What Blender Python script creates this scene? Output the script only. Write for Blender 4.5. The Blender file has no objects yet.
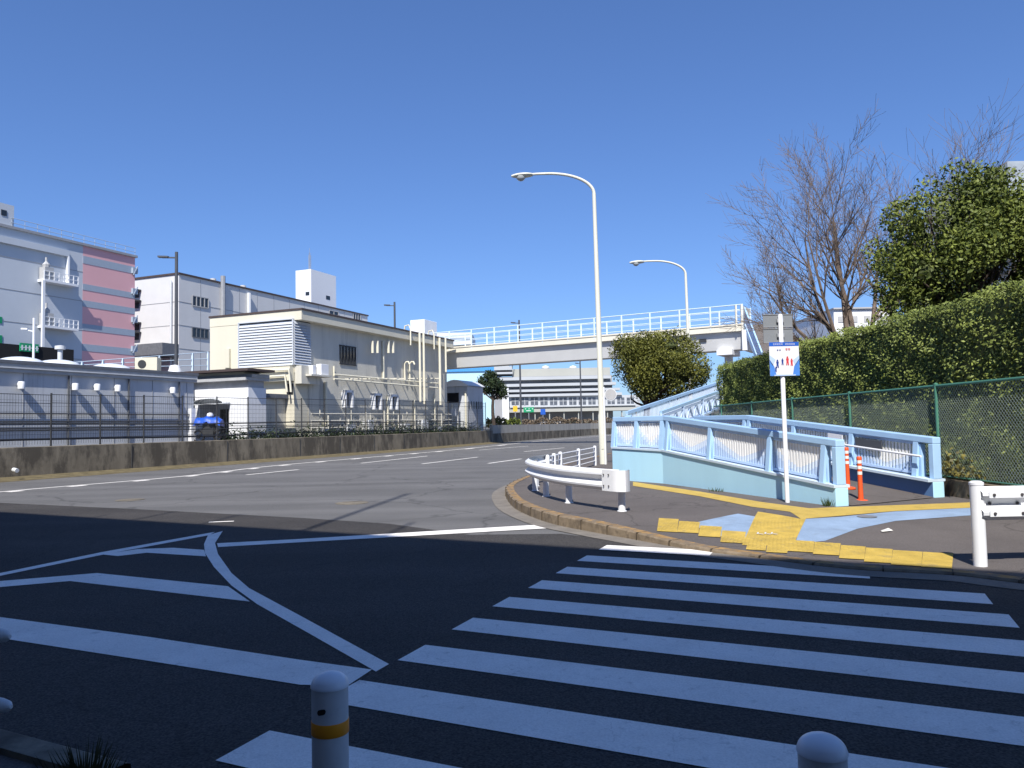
import bpy, bmesh, math, random
import numpy as np
from mathutils import Vector, Matrix
random.seed(7); RNG = np.random.default_rng(7)
PI = math.pi
scene = bpy.context.scene
col = scene.collection

# ------------------------------------------------------------------ camera model
F = 769.0; ROLL = .02; TH = math.radians(3.05); EYE = 1.5
def ray(px, py):
    u = (px-512)/F; v = (384-py)/F
    a = u*math.cos(ROLL)+v*math.sin(ROLL); b = -u*math.sin(ROLL)+v*math.cos(ROLL)
    return (a, math.cos(TH)-b*math.sin(TH), math.sin(TH)+b*math.cos(TH))
def P(px, py, z=0.0):
    r = ray(px, py); t = (z-EYE)/r[2]; return (r[0]*t, r[1]*t)
def D(px, py, d):
    r = ray(px, py); t = d/r[1]; return (r[0]*t, d, EYE+r[2]*t)
def zs(y):
    t = min(1, max(0, (y-8.3)/3.0)); return .03+.12*t*t*(3-2*t)
def PS(px, py):
    z = .1
    for _ in range(12): z = zs(P(px, py, z)[1])
    return P(px, py, z)

# ------------------------------------------------------------------ materials
def lin(c): return tuple(((x/255)/12.92 if x/255 <= .04045 else ((x/255+.055)/1.055)**2.4) for x in c)
def mat(name, color, rough=.7, metal=0, var=.12, scale=3.0, bump=0, bscale=40, stain=None, streak=False,
        spec=.4, speck=0, sscale=150):
    m = bpy.data.materials.new(name); m.use_nodes = True
    N = m.node_tree.nodes; L = m.node_tree.links; N.clear()
    out = N.new('ShaderNodeOutputMaterial'); b = N.new('ShaderNodeBsdfPrincipled'); L.new(b.outputs[0], out.inputs[0])
    b.inputs['Roughness'].default_value = rough; b.inputs['Metallic'].default_value = metal
    b.inputs['Specular IOR Level'].default_value = spec
    tc = N.new('ShaderNodeTexCoord'); mp = N.new('ShaderNodeMapping'); L.new(tc.outputs['Object'], mp.inputs[0])
    if streak: mp.inputs['Scale'].default_value = (1, 1, .12 if streak is True else streak)
    nz = N.new('ShaderNodeTexNoise'); nz.inputs['Scale'].default_value = scale; nz.inputs['Detail'].default_value = 6
    nz.inputs['Roughness'].default_value = .62
    L.new(mp.outputs[0], nz.inputs[0])
    mx = N.new('ShaderNodeMix'); mx.data_type = 'RGBA'
    c1 = tuple(max(0, x*(1-var)) for x in color); c2 = tuple(min(1, x*(1+var)) for x in color)
    mx.inputs[6].default_value = (*c1, 1); mx.inputs[7].default_value = (*c2, 1)
    mr = N.new('ShaderNodeMapRange'); mr.inputs[1].default_value = .3; mr.inputs[2].default_value = .7
    L.new(nz.outputs[0], mr.inputs[0]); L.new(mr.outputs[0], mx.inputs[0])
    cur = mx.outputs[2]
    if stain:
        n2 = N.new('ShaderNodeTexNoise'); n2.inputs['Scale'].default_value = stain[1]; n2.inputs['Detail'].default_value = 8
        n2.inputs['Roughness'].default_value = .7
        L.new(mp.outputs[0], n2.inputs[0])
        r2 = N.new('ShaderNodeMapRange'); r2.inputs[1].default_value = stain[2]; r2.inputs[2].default_value = stain[2]+.12
        r2.inputs[4].default_value = stain[3]
        L.new(n2.outputs[0], r2.inputs[0])
        m2 = N.new('ShaderNodeMix'); m2.data_type = 'RGBA'; m2.inputs[7].default_value = (*stain[0], 1)
        L.new(r2.outputs[0], m2.inputs[0]); L.new(cur, m2.inputs[6]); cur = m2.outputs[2]
    if speck:
        n3 = N.new('ShaderNodeTexNoise'); n3.inputs['Scale'].default_value = sscale; n3.inputs['Detail'].default_value = 2
        L.new(tc.outputs['Object'], n3.inputs[0])
        r3 = N.new('ShaderNodeMapRange'); r3.inputs[1].default_value = .3; r3.inputs[2].default_value = .7
        r3.inputs[3].default_value = 1-speck; r3.inputs[4].default_value = 1+speck
        L.new(n3.outputs[0], r3.inputs[0])
        m3 = N.new('ShaderNodeVectorMath'); m3.operation = 'SCALE'
        L.new(cur, m3.inputs[0]); L.new(r3.outputs[0], m3.inputs['Scale']); cur = m3.outputs[0]
    L.new(cur, b.inputs['Base Color'])
    if bump:
        n4 = N.new('ShaderNodeTexNoise'); n4.inputs['Scale'].default_value = bscale; n4.inputs['Detail'].default_value = 3
        L.new(tc.outputs['Object'], n4.inputs[0])
        bp = N.new('ShaderNodeBump'); bp.inputs['Strength'].default_value = bump; bp.inputs['Distance'].default_value = .01
        L.new(n4.outputs[0], bp.inputs['Height']); L.new(bp.outputs[0], b.inputs['Normal'])
    return m
def leafmat(name, dark, light, rough=.55):
    m = bpy.data.materials.new(name); m.use_nodes = True
    N = m.node_tree.nodes; L = m.node_tree.links; b = N['Principled BSDF']
    at = N.new('ShaderNodeAttribute'); at.attribute_name = 'lv'
    mx = N.new('ShaderNodeMix'); mx.data_type = 'RGBA'
    mx.inputs[6].default_value = (*dark, 1); mx.inputs[7].default_value = (*light, 1)
    L.new(at.outputs['Fac'], mx.inputs[0]); L.new(mx.outputs[2], b.inputs['Base Color'])
    b.inputs['Roughness'].default_value = rough; b.inputs['Specular IOR Level'].default_value = .25
    return m
M = {}
M['asphalt'] = mat('asphalt', (.137, .134, .132), .9, var=.12, scale=.35, bump=.35, bscale=90, speck=.35, sscale=70, spec=.3,
                   stain=((.11, .107, .105), .9, .6, .35))
M['asphalt_new_shaded'] = mat('asphalt_new_shaded', (.050, .046, .043), .88, var=.14, scale=.6, bump=.6, bscale=110, speck=.7, sscale=75, spec=.3)
M['pave'] = mat('footway_asphalt', (.12, .106, .10), .92, var=.15, scale=.8, bump=.3, bscale=120, speck=.3, sscale=110, spec=.25,
                stain=((.07, .06, .055), 1.6, .58, .5))
M['ground'] = mat('ground', (.15, .145, .135), .95, var=.2, scale=.2, bump=.2, bscale=20)
M['soil'] = mat('soil', (.085, .065, .045), .95, var=.35, scale=4, bump=.6, bscale=30)
M['roadpaint'] = mat('road_paint', (.86, .82, .76), .7, var=.07, scale=2.5, bump=.2, bscale=120, speck=.1, sscale=90,
                     stain=((.36, .35, .33), 9, .58, .5))
M['yellow'] = mat('yellow_paving', (.50, .35, .075), .85, var=.2, scale=4, bump=.3, bscale=80, speck=.2, stain=((.28, .21, .09), 4, .55, .6))
M['bluepath'] = mat('blue_path', (.25, .34, .47), .85, var=.15, scale=2.5, bump=.2, bscale=90, speck=.15, stain=((.2, .25, .31), 3, .55, .6))
M['kerb'] = mat('kerb_concrete', (.20, .155, .105), .92, var=.3, scale=5, bump=.4, bscale=60, stain=((.11, .085, .06), 6, .5, .8))
M['kerbtop'] = mat('kerb_worn_paint', (.33, .2, .075), .92, var=.3, scale=9, bump=.4, bscale=60, stain=((.17, .135, .10), 7, .43, .9))
M['gutter'] = mat('gutter_concrete', (.19, .17, .145), .92, var=.2, scale=3, bump=.3, bscale=60, speck=.2)
M['wallconc'] = mat('stained_concrete', (.19, .165, .125), .95, var=.3, scale=2.2, bump=.4, bscale=18, streak=.4,
                    stain=((.06, .052, .042), 1.3, .46, .8))
M['wallpale'] = mat('pale_concrete', (.36, .34, .30), .9, var=.15, scale=1.2, bump=.2, bscale=14, streak=True, stain=((.15, .13, .1), .9, .58, .6))
M['moss'] = mat('mossy_strip', (.13, .105, .055), .95, var=.4, scale=3, bump=.4, bscale=40)
M['white'] = mat('white_paint', (.76, .77, .79), .45, var=.04, scale=4, stain=((.5, .47, .42), 7, .68, .5))
M['whitegray'] = mat('white_grey_paint', (.62, .64, .66), .5, var=.06, scale=3, stain=((.4, .38, .34), 4, .62, .5))
M['lamp'] = mat('lamp_cream_paint', (.66, .65, .55), .5, var=.08, scale=4, stain=((.38, .34, .26), 6, .62, .6), streak=True)
M['metal'] = mat('galvanised_metal', (.36, .37, .38), .5, metal=.6, var=.12, scale=6)
M['bolt'] = mat('bolt_metal', (.12, .11, .11), .5, metal=.6)
M['dark'] = mat('dark_metal', (.035, .037, .042), .55, var=.2)
M['darkpole'] = mat('dark_grey_pole', (.07, .075, .085), .5, var=.1)
M['lens'] = mat('lamp_lens', (.45, .47, .46), .25)
M['sky_blue'] = mat('light_blue_paint', (.38, .58, .82), .5, var=.05, scale=3, stain=((.25, .33, .42), 5, .64, .5))
M['plinth'] = mat('plinth_blue_paint', (.45, .73, .88), .6, var=.05, scale=1.2, bump=.1, bscale=30, streak=True, stain=((.28, .48, .58), 2.2, .64, .5))
M['plinth_shade'] = mat('plinth_inner_shade_blue', (.10, .20, .40), .6, var=.08, scale=1.2)  # plinth blue darkened as the shade under the ledge
M['ledge'] = mat('ledge_white_blue', (.55, .66, .76), .6, var=.08)
M['slatwhite'] = mat('slat_white', (.86, .86, .85), .5, var=.03, stain=((.6, .55, .48), 5, .68, .35))
M['slatmid'] = mat('slat_pale_blue', (.66, .76, .90), .5, var=.04)
M['slatblue'] = mat('slat_blue', (.48, .62, .84), .5, var=.04)
M['orange'] = mat('orange_rubber', (.72, .10, .025), .5, var=.08)
M['reflect'] = mat('reflective_white', (.75, .75, .72), .3, var=.03)
M['green'] = mat('green_fence_paint', (.07, .21, .15), .5, var=.12)
M['wire'] = mat('green_wire', (.34, .42, .36), .5, var=.1)
M['cream'] = mat('cream_render', (.66, .62, .50), .85, var=.05, scale=.8, streak=True, stain=((.5, .45, .35), 1.1, .62, .4), bump=.05)
M['creamdirtyshade'] = mat('weathered_shaded_cream', (.58, .56, .49), .85, var=.1, scale=1.0, streak=True, stain=((.27, .26, .235), 1.4, .55, .6))
M['creampipe'] = mat('cream_pipe_paint', (.72, .68, .54), .55, var=.07)
M['louvre'] = mat('louvre_metal', (.55, .58, .62), .45, var=.04)
M['roofdark'] = mat('roof_edge_brown', (.07, .05, .045), .6)
M['lowwall'] = mat('grey_blue_cladding', (.52, .54, .57), .75, var=.08, scale=1.2, streak=True, stain=((.25, .26, .29), 1.5, .58, .5))
M['roofgrey'] = mat('roof_grey', (.13, .14, .16), .7, var=.15)
M['eave'] = mat('eave_grey', (.42, .42, .42), .7, var=.1)
M['dome'] = mat('skylight_acrylic', (.68, .72, .78), .3, var=.03)
M['greyblg'] = mat('pale_grey_panels', (.60, .60, .60), .8, var=.04, scale=.4)
M['greyseam'] = mat('panel_seam', (.30, .31, .33), .8)
M['bigwall'] = mat('cool_grey_wall', (.52, .56, .61), .8, var=.05, scale=.15)
M['pink'] = mat('pink_wall', (.72, .40, .42), .8, var=.04, scale=.2)
M['bandgrey'] = mat('band_blue_grey', (.33, .39, .47), .8, var=.04)
M['glass'] = mat('dark_glass', (.02, .025, .03), .12, spec=.6, var=.1)
M['midglass'] = mat('window_glass', (.10, .11, .13), .2, spec=.6, var=.3, scale=.5)
M['black'] = mat('black_void', (.012, .012, .014), .9)
M['bridge'] = mat('bridge_white_grey', (.64, .64, .63), .6, var=.05, scale=.6, stain=((.42, .38, .32), 1.2, .66, .5))
M['bridgecream'] = mat('bridge_fascia_cream', (.70, .66, .55), .7, var=.06, scale=.6, streak=True, stain=((.42, .30, .18), 1.0, .66, .5))
M['railblue'] = mat('rail_pale_blue', (.55, .66, .76), .5, var=.05)
M['bark'] = mat('bark', (.17, .13, .105), .9, var=.3, scale=8, bump=.4, bscale=30)
M['barkdark'] = mat('dark_bark', (.06, .045, .035), .9, var=.3, scale=8)
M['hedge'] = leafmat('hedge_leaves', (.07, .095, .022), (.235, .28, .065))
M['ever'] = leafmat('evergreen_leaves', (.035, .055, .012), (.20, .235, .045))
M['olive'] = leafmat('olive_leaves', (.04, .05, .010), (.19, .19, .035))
M['darkleaf'] = leafmat('dark_leaves', (.012, .022, .010), (.05, .075, .03))
M['shrub'] = leafmat('shrub_leaves', (.05, .05, .02), (.22, .19, .05))
M['reed'] = leafmat('dry_plants', (.09, .07, .05), (.26, .2, .14))
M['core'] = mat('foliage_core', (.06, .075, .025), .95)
M['tarp'] = mat('blue_tarp', (.01, .09, .55), .45, var=.15, scale=6, bump=.5, bscale=9)
M['signgreen'] = mat('sign_green', (.01, .28, .12), .45)
M['signyellow'] = mat('sign_yellow', (.75, .45, .03), .45)
M['signblue'] = mat('sign_blue', (.02, .10, .45), .4)
M['posterblue'] = mat('poster_blue', (.07, .22, .62), .4)
M['posterwhite'] = mat('poster_white', (.70, .71, .74), .4, var=.03)
M['posterpale'] = mat('poster_pale_blue', (.42, .55, .78), .4, var=.03)
M['posterdark'] = mat('poster_navy', (.02, .05, .25), .4)
M['red'] = mat('poster_red', (.62, .05, .06), .4)
M['boardback'] = mat('sign_back_grey', (.22, .235, .25), .55, metal=.2, var=.05)
M['bollard'] = mat('bollard_body', (.60, .60, .60), .5, var=.06, scale=9, bump=.08, bscale=50, stain=((.33, .31, .28), 22, .62, .55))
M['bollardcap'] = mat('bollard_cap', (.78, .80, .84), .35, var=.03)
M['bollardband'] = mat('bollard_band', (.85, .29, .01), .4, var=.12, stain=((.45, .2, .05), 30, .58, .5))
M['skybluewall'] = mat('hangar_blue', (.06, .28, .62), .6)
M['palecyan'] = mat('hangar_pale', (.45, .66, .78), .6)
M['terminal'] = mat('terminal_white', (.44, .46, .48), .7, var=.05, scale=.1)
M['terminalcream'] = mat('terminal_cream', (.40, .40, .36), .8, var=.06, scale=.1)
M['terminaldark'] = mat('terminal_dark_grey', (.31, .32, .34), .8, var=.15, scale=.1)  # darker grey between the pale floor bands
M['behind'] = mat('rear_building_render', (.30, .30, .30), .85, var=.05)
M['net'] = mat('grey_sheeting', (.22, .25, .28), .8, var=.2, scale=1.5)
M['litter'] = mat('litter_white', (.7, .68, .62), .7)

def studs(m, ang):
    N = m.node_tree.nodes; L = m.node_tree.links; b = N['Principled BSDF']
    tc = N.new('ShaderNodeTexCoord'); mp = N.new('ShaderNodeMapping'); mp.inputs['Rotation'].default_value = (0,0,ang)
    L.new(tc.outputs['Object'], mp.inputs[0])
    vo = N.new('ShaderNodeTexVoronoi'); vo.inputs['Scale'].default_value = 16; vo.inputs['Randomness'].default_value = 0; L.new(mp.outputs[0], vo.inputs['Vector'])
    mr = N.new('ShaderNodeMapRange'); mr.inputs[1].default_value = .42; mr.inputs[2].default_value = .25; L.new(vo.outputs['Distance'], mr.inputs[0])
    bp = N.new('ShaderNodeBump'); bp.inputs['Strength'].default_value = .9; bp.inputs['Distance'].default_value = .012
    L.new(mr.outputs[0], bp.inputs['Height'])
    old = b.inputs['Normal'].links[0].from_socket; L.new(old, bp.inputs['Normal']); L.new(bp.outputs[0], b.inputs['Normal'])
M['tactile'] = mat('tactile_tile', (.52, .36, .07), .85, var=.2, scale=4, bump=.3, bscale=80, speck=.2, stain=((.30, .23, .10), 5, .55, .6))
studs(M['tactile'], -.44)
def cracks(m, scale, width, amt, tracks=0):
    N = m.node_tree.nodes; L = m.node_tree.links; b = N['Principled BSDF']
    tc = N.new('ShaderNodeTexCoord'); nz = N.new('ShaderNodeTexNoise'); nz.inputs['Scale'].default_value = 1.3; nz.inputs['Detail'].default_value = 5
    L.new(tc.outputs['Object'], nz.inputs[0])
    ad = N.new('ShaderNodeVectorMath'); ad.operation = 'MULTIPLY_ADD'; ad.inputs[1].default_value = (.9,.9,.9)
    L.new(nz.outputs['Color'], ad.inputs[0]); L.new(tc.outputs['Object'], ad.inputs[2])
    vo = N.new('ShaderNodeTexVoronoi'); vo.feature = 'DISTANCE_TO_EDGE'; vo.inputs['Scale'].default_value = scale; L.new(ad.outputs[0], vo.inputs['Vector'])
    mr = N.new('ShaderNodeMapRange'); mr.inputs[1].default_value = 0; mr.inputs[2].default_value = width; mr.inputs[3].default_value = 1-amt; mr.inputs[4].default_value = 1
    L.new(vo.outputs['Distance'], mr.inputs[0])
    old = b.inputs['Base Color'].links[0].from_socket
    sc_ = N.new('ShaderNodeVectorMath'); sc_.operation = 'SCALE'; L.new(old, sc_.inputs[0]); L.new(mr.outputs[0], sc_.inputs['Scale']); cur = sc_.outputs[0]
    if tracks:
        mp = N.new('ShaderNodeMapping'); mp.inputs['Rotation'].default_value = (0,0,math.radians(-67)); mp.inputs['Scale'].default_value = (.03, .9, 1)
        L.new(tc.outputs['Object'], mp.inputs[0]); n2 = N.new('ShaderNodeTexNoise'); n2.inputs['Scale'].default_value = 1; n2.inputs['Detail'].default_value = 3
        L.new(mp.outputs[0], n2.inputs[0]); r2 = N.new('ShaderNodeMapRange'); r2.inputs[1].default_value = .35; r2.inputs[2].default_value = .65; r2.inputs[3].default_value = 1-tracks; r2.inputs[4].default_value = 1+tracks*.5
        L.new(n2.outputs[0], r2.inputs[0]); s2 = N.new('ShaderNodeVectorMath'); s2.operation = 'SCALE'; L.new(cur, s2.inputs[0]); L.new(r2.outputs[0], s2.inputs['Scale']); cur = s2.outputs[0]
    L.new(cur, b.inputs['Base Color'])
cracks(M['asphalt'], .22, .012, .35, .16); cracks(M['asphalt_new_shaded'], .3, .008, .25, .15); cracks(M['roadpaint'], 2.2, .006, .2); cracks(M['pave'], .5, .012, .35)
# ------------------------------------------------------------------ mesh builder
class MB:
    def __init__(s): s.v = []; s.f = []; s.m = []; s.k = 0
    def add(s, vs, fs):
        o = len(s.v); s.v += [tuple(v) for v in vs]; s.f += [tuple(i+o for i in f) for f in fs]; s.m += [s.k]*len(fs)
    def slot(s, k): s.k = k; return s
    def box(s, x0, x1, y0, y1, z0, z1):
        s.add([(x0,y0,z0),(x1,y0,z0),(x1,y1,z0),(x0,y1,z0),(x0,y0,z1),(x1,y0,z1),(x1,y1,z1),(x0,y1,z1)],
              [(0,3,2,1),(4,5,6,7),(0,1,5,4),(1,2,6,5),(2,3,7,6),(3,0,4,7)]); return s
    def beam(s, p, q, w, h, up=(0,0,1)):
        p = Vector(p); q = Vector(q); d = (q-p).normalized(); u = Vector(up)
        sd = d.cross(u)
        if sd.length < 1e-4: sd = d.cross(Vector((1,0,0)))
        sd.normalize(); u = sd.cross(d).normalized()
        a = sd*w/2; b = u*h/2
        s.add([p-a-b, p+a-b, p+a+b, p-a+b, q-a-b, q+a-b, q+a+b, q-a+b],
              [(0,1,2,3),(7,6,5,4),(0,4,5,1),(1,5,6,2),(2,6,7,3),(3,7,4,0)]); return s
    def tube(s, pts, r, n=8, cap=True):
        pts = [Vector(p) for p in pts]
        rs = r if isinstance(r, (list, tuple)) else [r]*len(pts)
        o = len(s.v); ref = None
        for i, p in enumerate(pts):
            t = (pts[min(i+1, len(pts)-1)]-pts[max(i-1, 0)]).normalized()
            if ref is None: ref = t.cross(Vector((0,0,1)));  ref = t.cross(Vector((1,0,0))) if ref.length < .05 else ref
            ref = (ref-t*ref.dot(t)).normalized(); b = t.cross(ref)
            for k in range(n):
                a = 2*PI*k/n; s.v.append(tuple(p+(ref*math.cos(a)+b*math.sin(a))*rs[i]))
        for i in range(len(pts)-1):
            for k in range(n):
                a = o+i*n+k; b2 = o+i*n+(k+1) % n
                s.f.append((a, b2, b2+n, a+n)); s.m.append(s.k)
        if cap:
            s.f.append(tuple(o+n-1-k for k in range(n))); s.m.append(s.k)
            s.f.append(tuple(o+(len(pts)-1)*n+k for k in range(n))); s.m.append(s.k)
        return s
    def lathe(s, c, prof, n=20):
        o = len(s.v)
        for r, z in prof:
            for k in range(n):
                a = 2*PI*k/n; s.v.append((c[0]+r*math.cos(a), c[1]+r*math.sin(a), c[2]+z))
        for i in range(len(prof)-1):
            for k in range(n):
                a = o+i*n+k; b = o+i*n+(k+1) % n; s.f.append((a, b, b+n, a+n)); s.m.append(s.k)
        s.f.append(tuple(o+n-1-k for k in range(n))); s.m.append(s.k)
        s.f.append(tuple(o+(len(prof)-1)*n+k for k in range(n))); s.m.append(s.k)
        return s
    def prism(s, poly, z0, z1):
        n = len(poly); A = sum(poly[i][0]*poly[(i+1) % n][1]-poly[(i+1) % n][0]*poly[i][1] for i in range(n))
        if A < 0: poly = poly[::-1]
        s.add([(x, y, z0) for x, y in poly]+[(x, y, z1) for x, y in poly],
              [tuple(range(n-1, -1, -1)), tuple(range(n, 2*n))]+[(i, (i+1) % n, n+(i+1) % n, n+i) for i in range(n)]); return s
    def flat(s, poly, z):
        n = len(poly); A = sum(poly[i][0]*poly[(i+1) % n][1]-poly[(i+1) % n][0]*poly[i][1] for i in range(n))
        if A < 0: poly = poly[::-1]
        s.add([(x, y, z) for x, y in poly], [tuple(range(n))]); return s
    def strip(s, path, profs, closed=False):
        """path: list of (x,y); profs: per path point list of (offset_to_right, z)"""
        n = len(path); m = len(profs[0]); o = len(s.v)
        for i, (x, y) in enumerate(path):
            a = Vector(path[max(i-1, 0)]); b = Vector(path[min(i+1, n-1)]); t = (b-a).normalized(); r = Vector((t.y, -t.x))
            if 0 < i < n-1:
                t1 = (Vector(path[i])-a).normalized(); c = max(.4, t.dot(t1))
            else: c = 1
            for off, z in profs[i]: s.v.append((x+r.x*off/c, y+r.y*off/c, z))
        for i in range(n-1):
            for k in range(m):
                if k == m-1 and not closed: continue
                k2 = (k+1) % m
                s.f.append((o+i*m+k, o+i*m+k2, o+(i+1)*m+k2, o+(i+1)*m+k)); s.m.append(s.k)
        if closed:
            s.f.append(tuple(o+k for k in range(m-1, -1, -1))); s.m.append(s.k)
            s.f.append(tuple(o+(n-1)*m+k for k in range(m))); s.m.append(s.k)
        return s
    def build(s, name, mats, parent=None, local=False, smooth=False, label=None, bevel=0):
        me = bpy.data.meshes.new(name)
        vs = s.v
        if parent is not None and not local:
            inv = parent_matrix(parent).inverted(); vs = [tuple(inv @ Vector(v)) for v in vs]
        me.from_pydata(vs, [], s.f)
        if not isinstance(mats, (list, tuple)): mats = [mats]
        for k in mats: me.materials.append(M[k] if isinstance(k, str) else k)
        me.polygons.foreach_set('material_index', s.m)
        bm = bmesh.new(); bm.from_mesh(me); bmesh.ops.recalc_face_normals(bm, faces=bm.faces); bm.to_mesh(me); bm.free()
        if smooth:
            me.polygons.foreach_set('use_smooth', [True]*len(me.polygons)); me.set_sharp_from_angle(angle=.75)
        o = bpy.data.objects.new(name, me); col.objects.link(o)
        if parent is not None: o.parent = parent
        if label: o['label'] = label
        if bevel:
            md = o.modifiers.new('bevel', 'BEVEL'); md.width = bevel; md.segments = 2; md.limit_method = 'ANGLE'
        return o
def parent_matrix(o):
    m = Matrix.Translation(o.location) @ o.rotation_euler.to_matrix().to_4x4()
    return parent_matrix(o.parent) @ m if o.parent else m
def tag(o, label, cat, group=None, kind=None):
    if label: o['label'] = label
    if cat: o['category'] = cat
    if group: o['group'] = group
    if kind: o['kind'] = kind
    return o
def thing(name, label, cat, loc=(0,0,0), rz=0, group=None):
    o = bpy.data.objects.new(name, None); col.objects.link(o); o.location = loc; o.rotation_euler = (0,0,rz)
    o.empty_display_size = .2
    return tag(o, label, cat, group)
def struct(mb, name, m, **k):
    o = mb.build(name, m, **k); o['kind'] = 'structure'; return o
def copy_tree(o, parent=None):
    c = o.copy(); col.objects.link(c); c.parent = parent
    for ch in list(o.children): copy_tree(ch, c)
    return c
def sheet(name, m, polys, zoff=0, zf=zs, skirt=0, step=.25, kind='structure'):
    bm = bmesh.new()
    for poly in polys:
        vs = [bm.verts.new((x, y, 0)) for x, y in poly]; f = bm.faces.new(vs)
        if f.calc_area() and f.normal.z < 0: f.normal_flip()
    bm.normal_update()
    for f in bm.faces:
        if f.normal.z < 0: f.normal_flip()
    y = 8.3
    while y < 11.4:
        bmesh.ops.bisect_plane(bm, geom=bm.verts[:]+bm.edges[:]+bm.faces[:], plane_co=(0, y, 0), plane_no=(0, 1, 0)); y += step
    for v in bm.verts: v.co.z = zf(v.co.y)+zoff
    bmesh.ops.triangulate(bm, faces=bm.faces[:])
    if skirt:
        be = [e for e in bm.edges if e.is_boundary]
        r = bmesh.ops.extrude_edge_only(bm, edges=be)
        for v in r['geom']:
            if isinstance(v, bmesh.types.BMVert): v.co.z = -skirt
    me = bpy.data.meshes.new(name); bm.to_mesh(me); bm.free(); me.materials.append(M[m])
    o = bpy.data.objects.new(name, me); col.objects.link(o)
    if kind: o['kind'] = kind
    return o
def spline(pts, n=6):
    out = []
    for i in range(len(pts)-1):
        p0 = pts[max(i-1, 0)]; p1 = pts[i]; p2 = pts[i+1]; p3 = pts[min(i+2, len(pts)-1)]
        for k in range(n):
            t = k/n
            out.append(tuple(.5*((2*b)+(-a+c)*t+(2*a-5*b+4*c-d)*t*t+(-a+3*b-3*c+d)*t**3) for a, b, c, d in zip(p0, p1, p2, p3)))
    out.append(tuple(pts[-1])); return out
def leaves(name, centers, size, m, parent=None, fold=.0, kind=None, normals=None, jitter=1.0, aspect=.55, tone=None):
    """one mesh of leaf quads at the given centres"""
    c = np.asarray(centers, float); n = len(c)
    sz = size*(.6+.8*RNG.random(n))
    d = RNG.normal(size=(n, 3))
    if normals is not None: nn = np.asarray(normals)+d*jitter
    else: nn = d+np.array([0, -.25, .5])
    nn /= np.linalg.norm(nn, axis=1)[:, None]
    a = np.cross(nn, RNG.normal(size=(n, 3))); a /= np.linalg.norm(a, axis=1)[:, None]
    b = np.cross(nn, a)
    A = a*sz[:, None]*.5; B = b*(sz*aspect)[:, None]*.5
    V = np.stack([c-A, c-B*.9+nn*sz[:, None]*.06, c+A, c+B*.9+nn*sz[:, None]*.06], 1).reshape(-1, 3)
    if parent is not None:
        inv = np.array(parent_matrix(parent).inverted()); V = V@inv[:3, :3].T+inv[:3, 3]
    me = bpy.data.meshes.new(name)
    me.vertices.add(4*n); me.vertices.foreach_set('co', V.ravel())
    me.loops.add(4*n); me.loops.foreach_set('vertex_index', np.arange(4*n))
    me.polygons.add(n); me.polygons.foreach_set('loop_start', np.arange(n)*4)
    me.update(calc_edges=True)
    at = me.attributes.new('lv', 'FLOAT', 'FACE')
    lv = RNG.random(n)**1.4
    if tone is not None: lv = np.clip(lv*.7+np.asarray(tone)*.5, 0, 1)
    at.data.foreach_set('value', lv)
    me.materials.append(M[m])
    o = bpy.data.objects.new(name, me); col.objects.link(o)
    if parent is not None: o.parent = parent
    if kind: o['kind'] = kind
    return o

# ------------------------------------------------------------------ ground, road, footways
g = MB(); g.flat([(-900,-900),(900,-900),(900,1500),(-900,1500)], -.006); struct(g, 'ground', 'ground')
g = MB(); g.flat([(-16,-30),(26,-30),(26,30),(26,72),(40,84),(60,150),(34,150),(13,97),(3.2,77),(-1.6,65.6),(-6.8,48),(-10.8,39.8),(-16.8,25.6),(-30,-6),(-34,-30)], 0)
struct(g, 'road', 'asphalt')
# newer surfacing of the crossing road, foreground shade deepened in its colour
dk = [P(0,503),P(130,509),P(300,518),P(390,524),P(470,535),P(560,534),P(640,543),P(700,551),P(860,571),P(985,577)]
g = MB(); g.flat([(-34,16.5)]+dk+[(9,6.2),(40,-8),(40,-26),(-34,-26)], .004)
struct(g, 'crossing_road', 'asphalt_new_shaded')

kpix = [(985,572),(955,570),(850,564),(760,553),(700,544),(640,530),(600,521),(560,513),(530,503),(518,495),(514,486)]
kp = [(30,6.0),(9,6.35),(5.2,6.75)]+[PS(*p) for p in kpix[1:]]+[(.3,19.4),(1.0,22.6),(2.0,26.5),(3.2,30.5),(5,36),(8,43),(13,52),(20,62),(26,71)]
kerb = [(p[0], p[1]) for p in spline(kp, 5)]
side = kerb+[(40,80),(40,6)]
sheet('footway', 'pave', [side], 0, skirt=0)
# kerb stones: outer face, worn painted top
K = MB(); n = len(kerb)
prof = []
for x, y in kerb:
    z = zs(y)
    prof.append([(-.14, z+.006), (0.0, z+.006)])
K.strip(kerb, [[(o_, z_) for o_, z_ in p] for p in prof])
# orientation: offset sign so that the road is on the left hand of the path (path runs far)
struct(K, 'kerb_top', 'kerbtop')
K = MB(); K.strip(kerb, [[(-.14, zs(y)+.006), (-.165, zs(y)-.012), (-.175, -.01)] for x, y in kerb]); struct(K, 'kerb', 'kerb')
K = MB(); K.strip(kerb, [[(-.175, .010), (-.47, .009)] for x, y in kerb]); struct(K, 'gutter', 'gutter')

K = MB(); acc_ = 0
for i in range(12, len(kerb)-1):
    a = Vector(kerb[i]); c = Vector(kerb[i+1]); L_ = (c-a).length; d = (c-a)/L_; r = Vector((d.y,-d.x)); t_ = (.6-acc_) % .6
    while t_ < L_ and a.y < 30:
        p = a+d*t_; z = zs(p.y); q = p-r*.0; e = p-r*.178
        K.beam((q.x,q.y,z-.001),(e.x,e.y,z-.001),.012,.018); K.beam((e.x,e.y,0),(e.x,e.y,z+.002),.012,.012,up=(r.x,r.y,0)); t_ += .6
    acc_ = (acc_+L_) % .6
struct(K, 'kerb_joint', 'soil')
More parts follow.
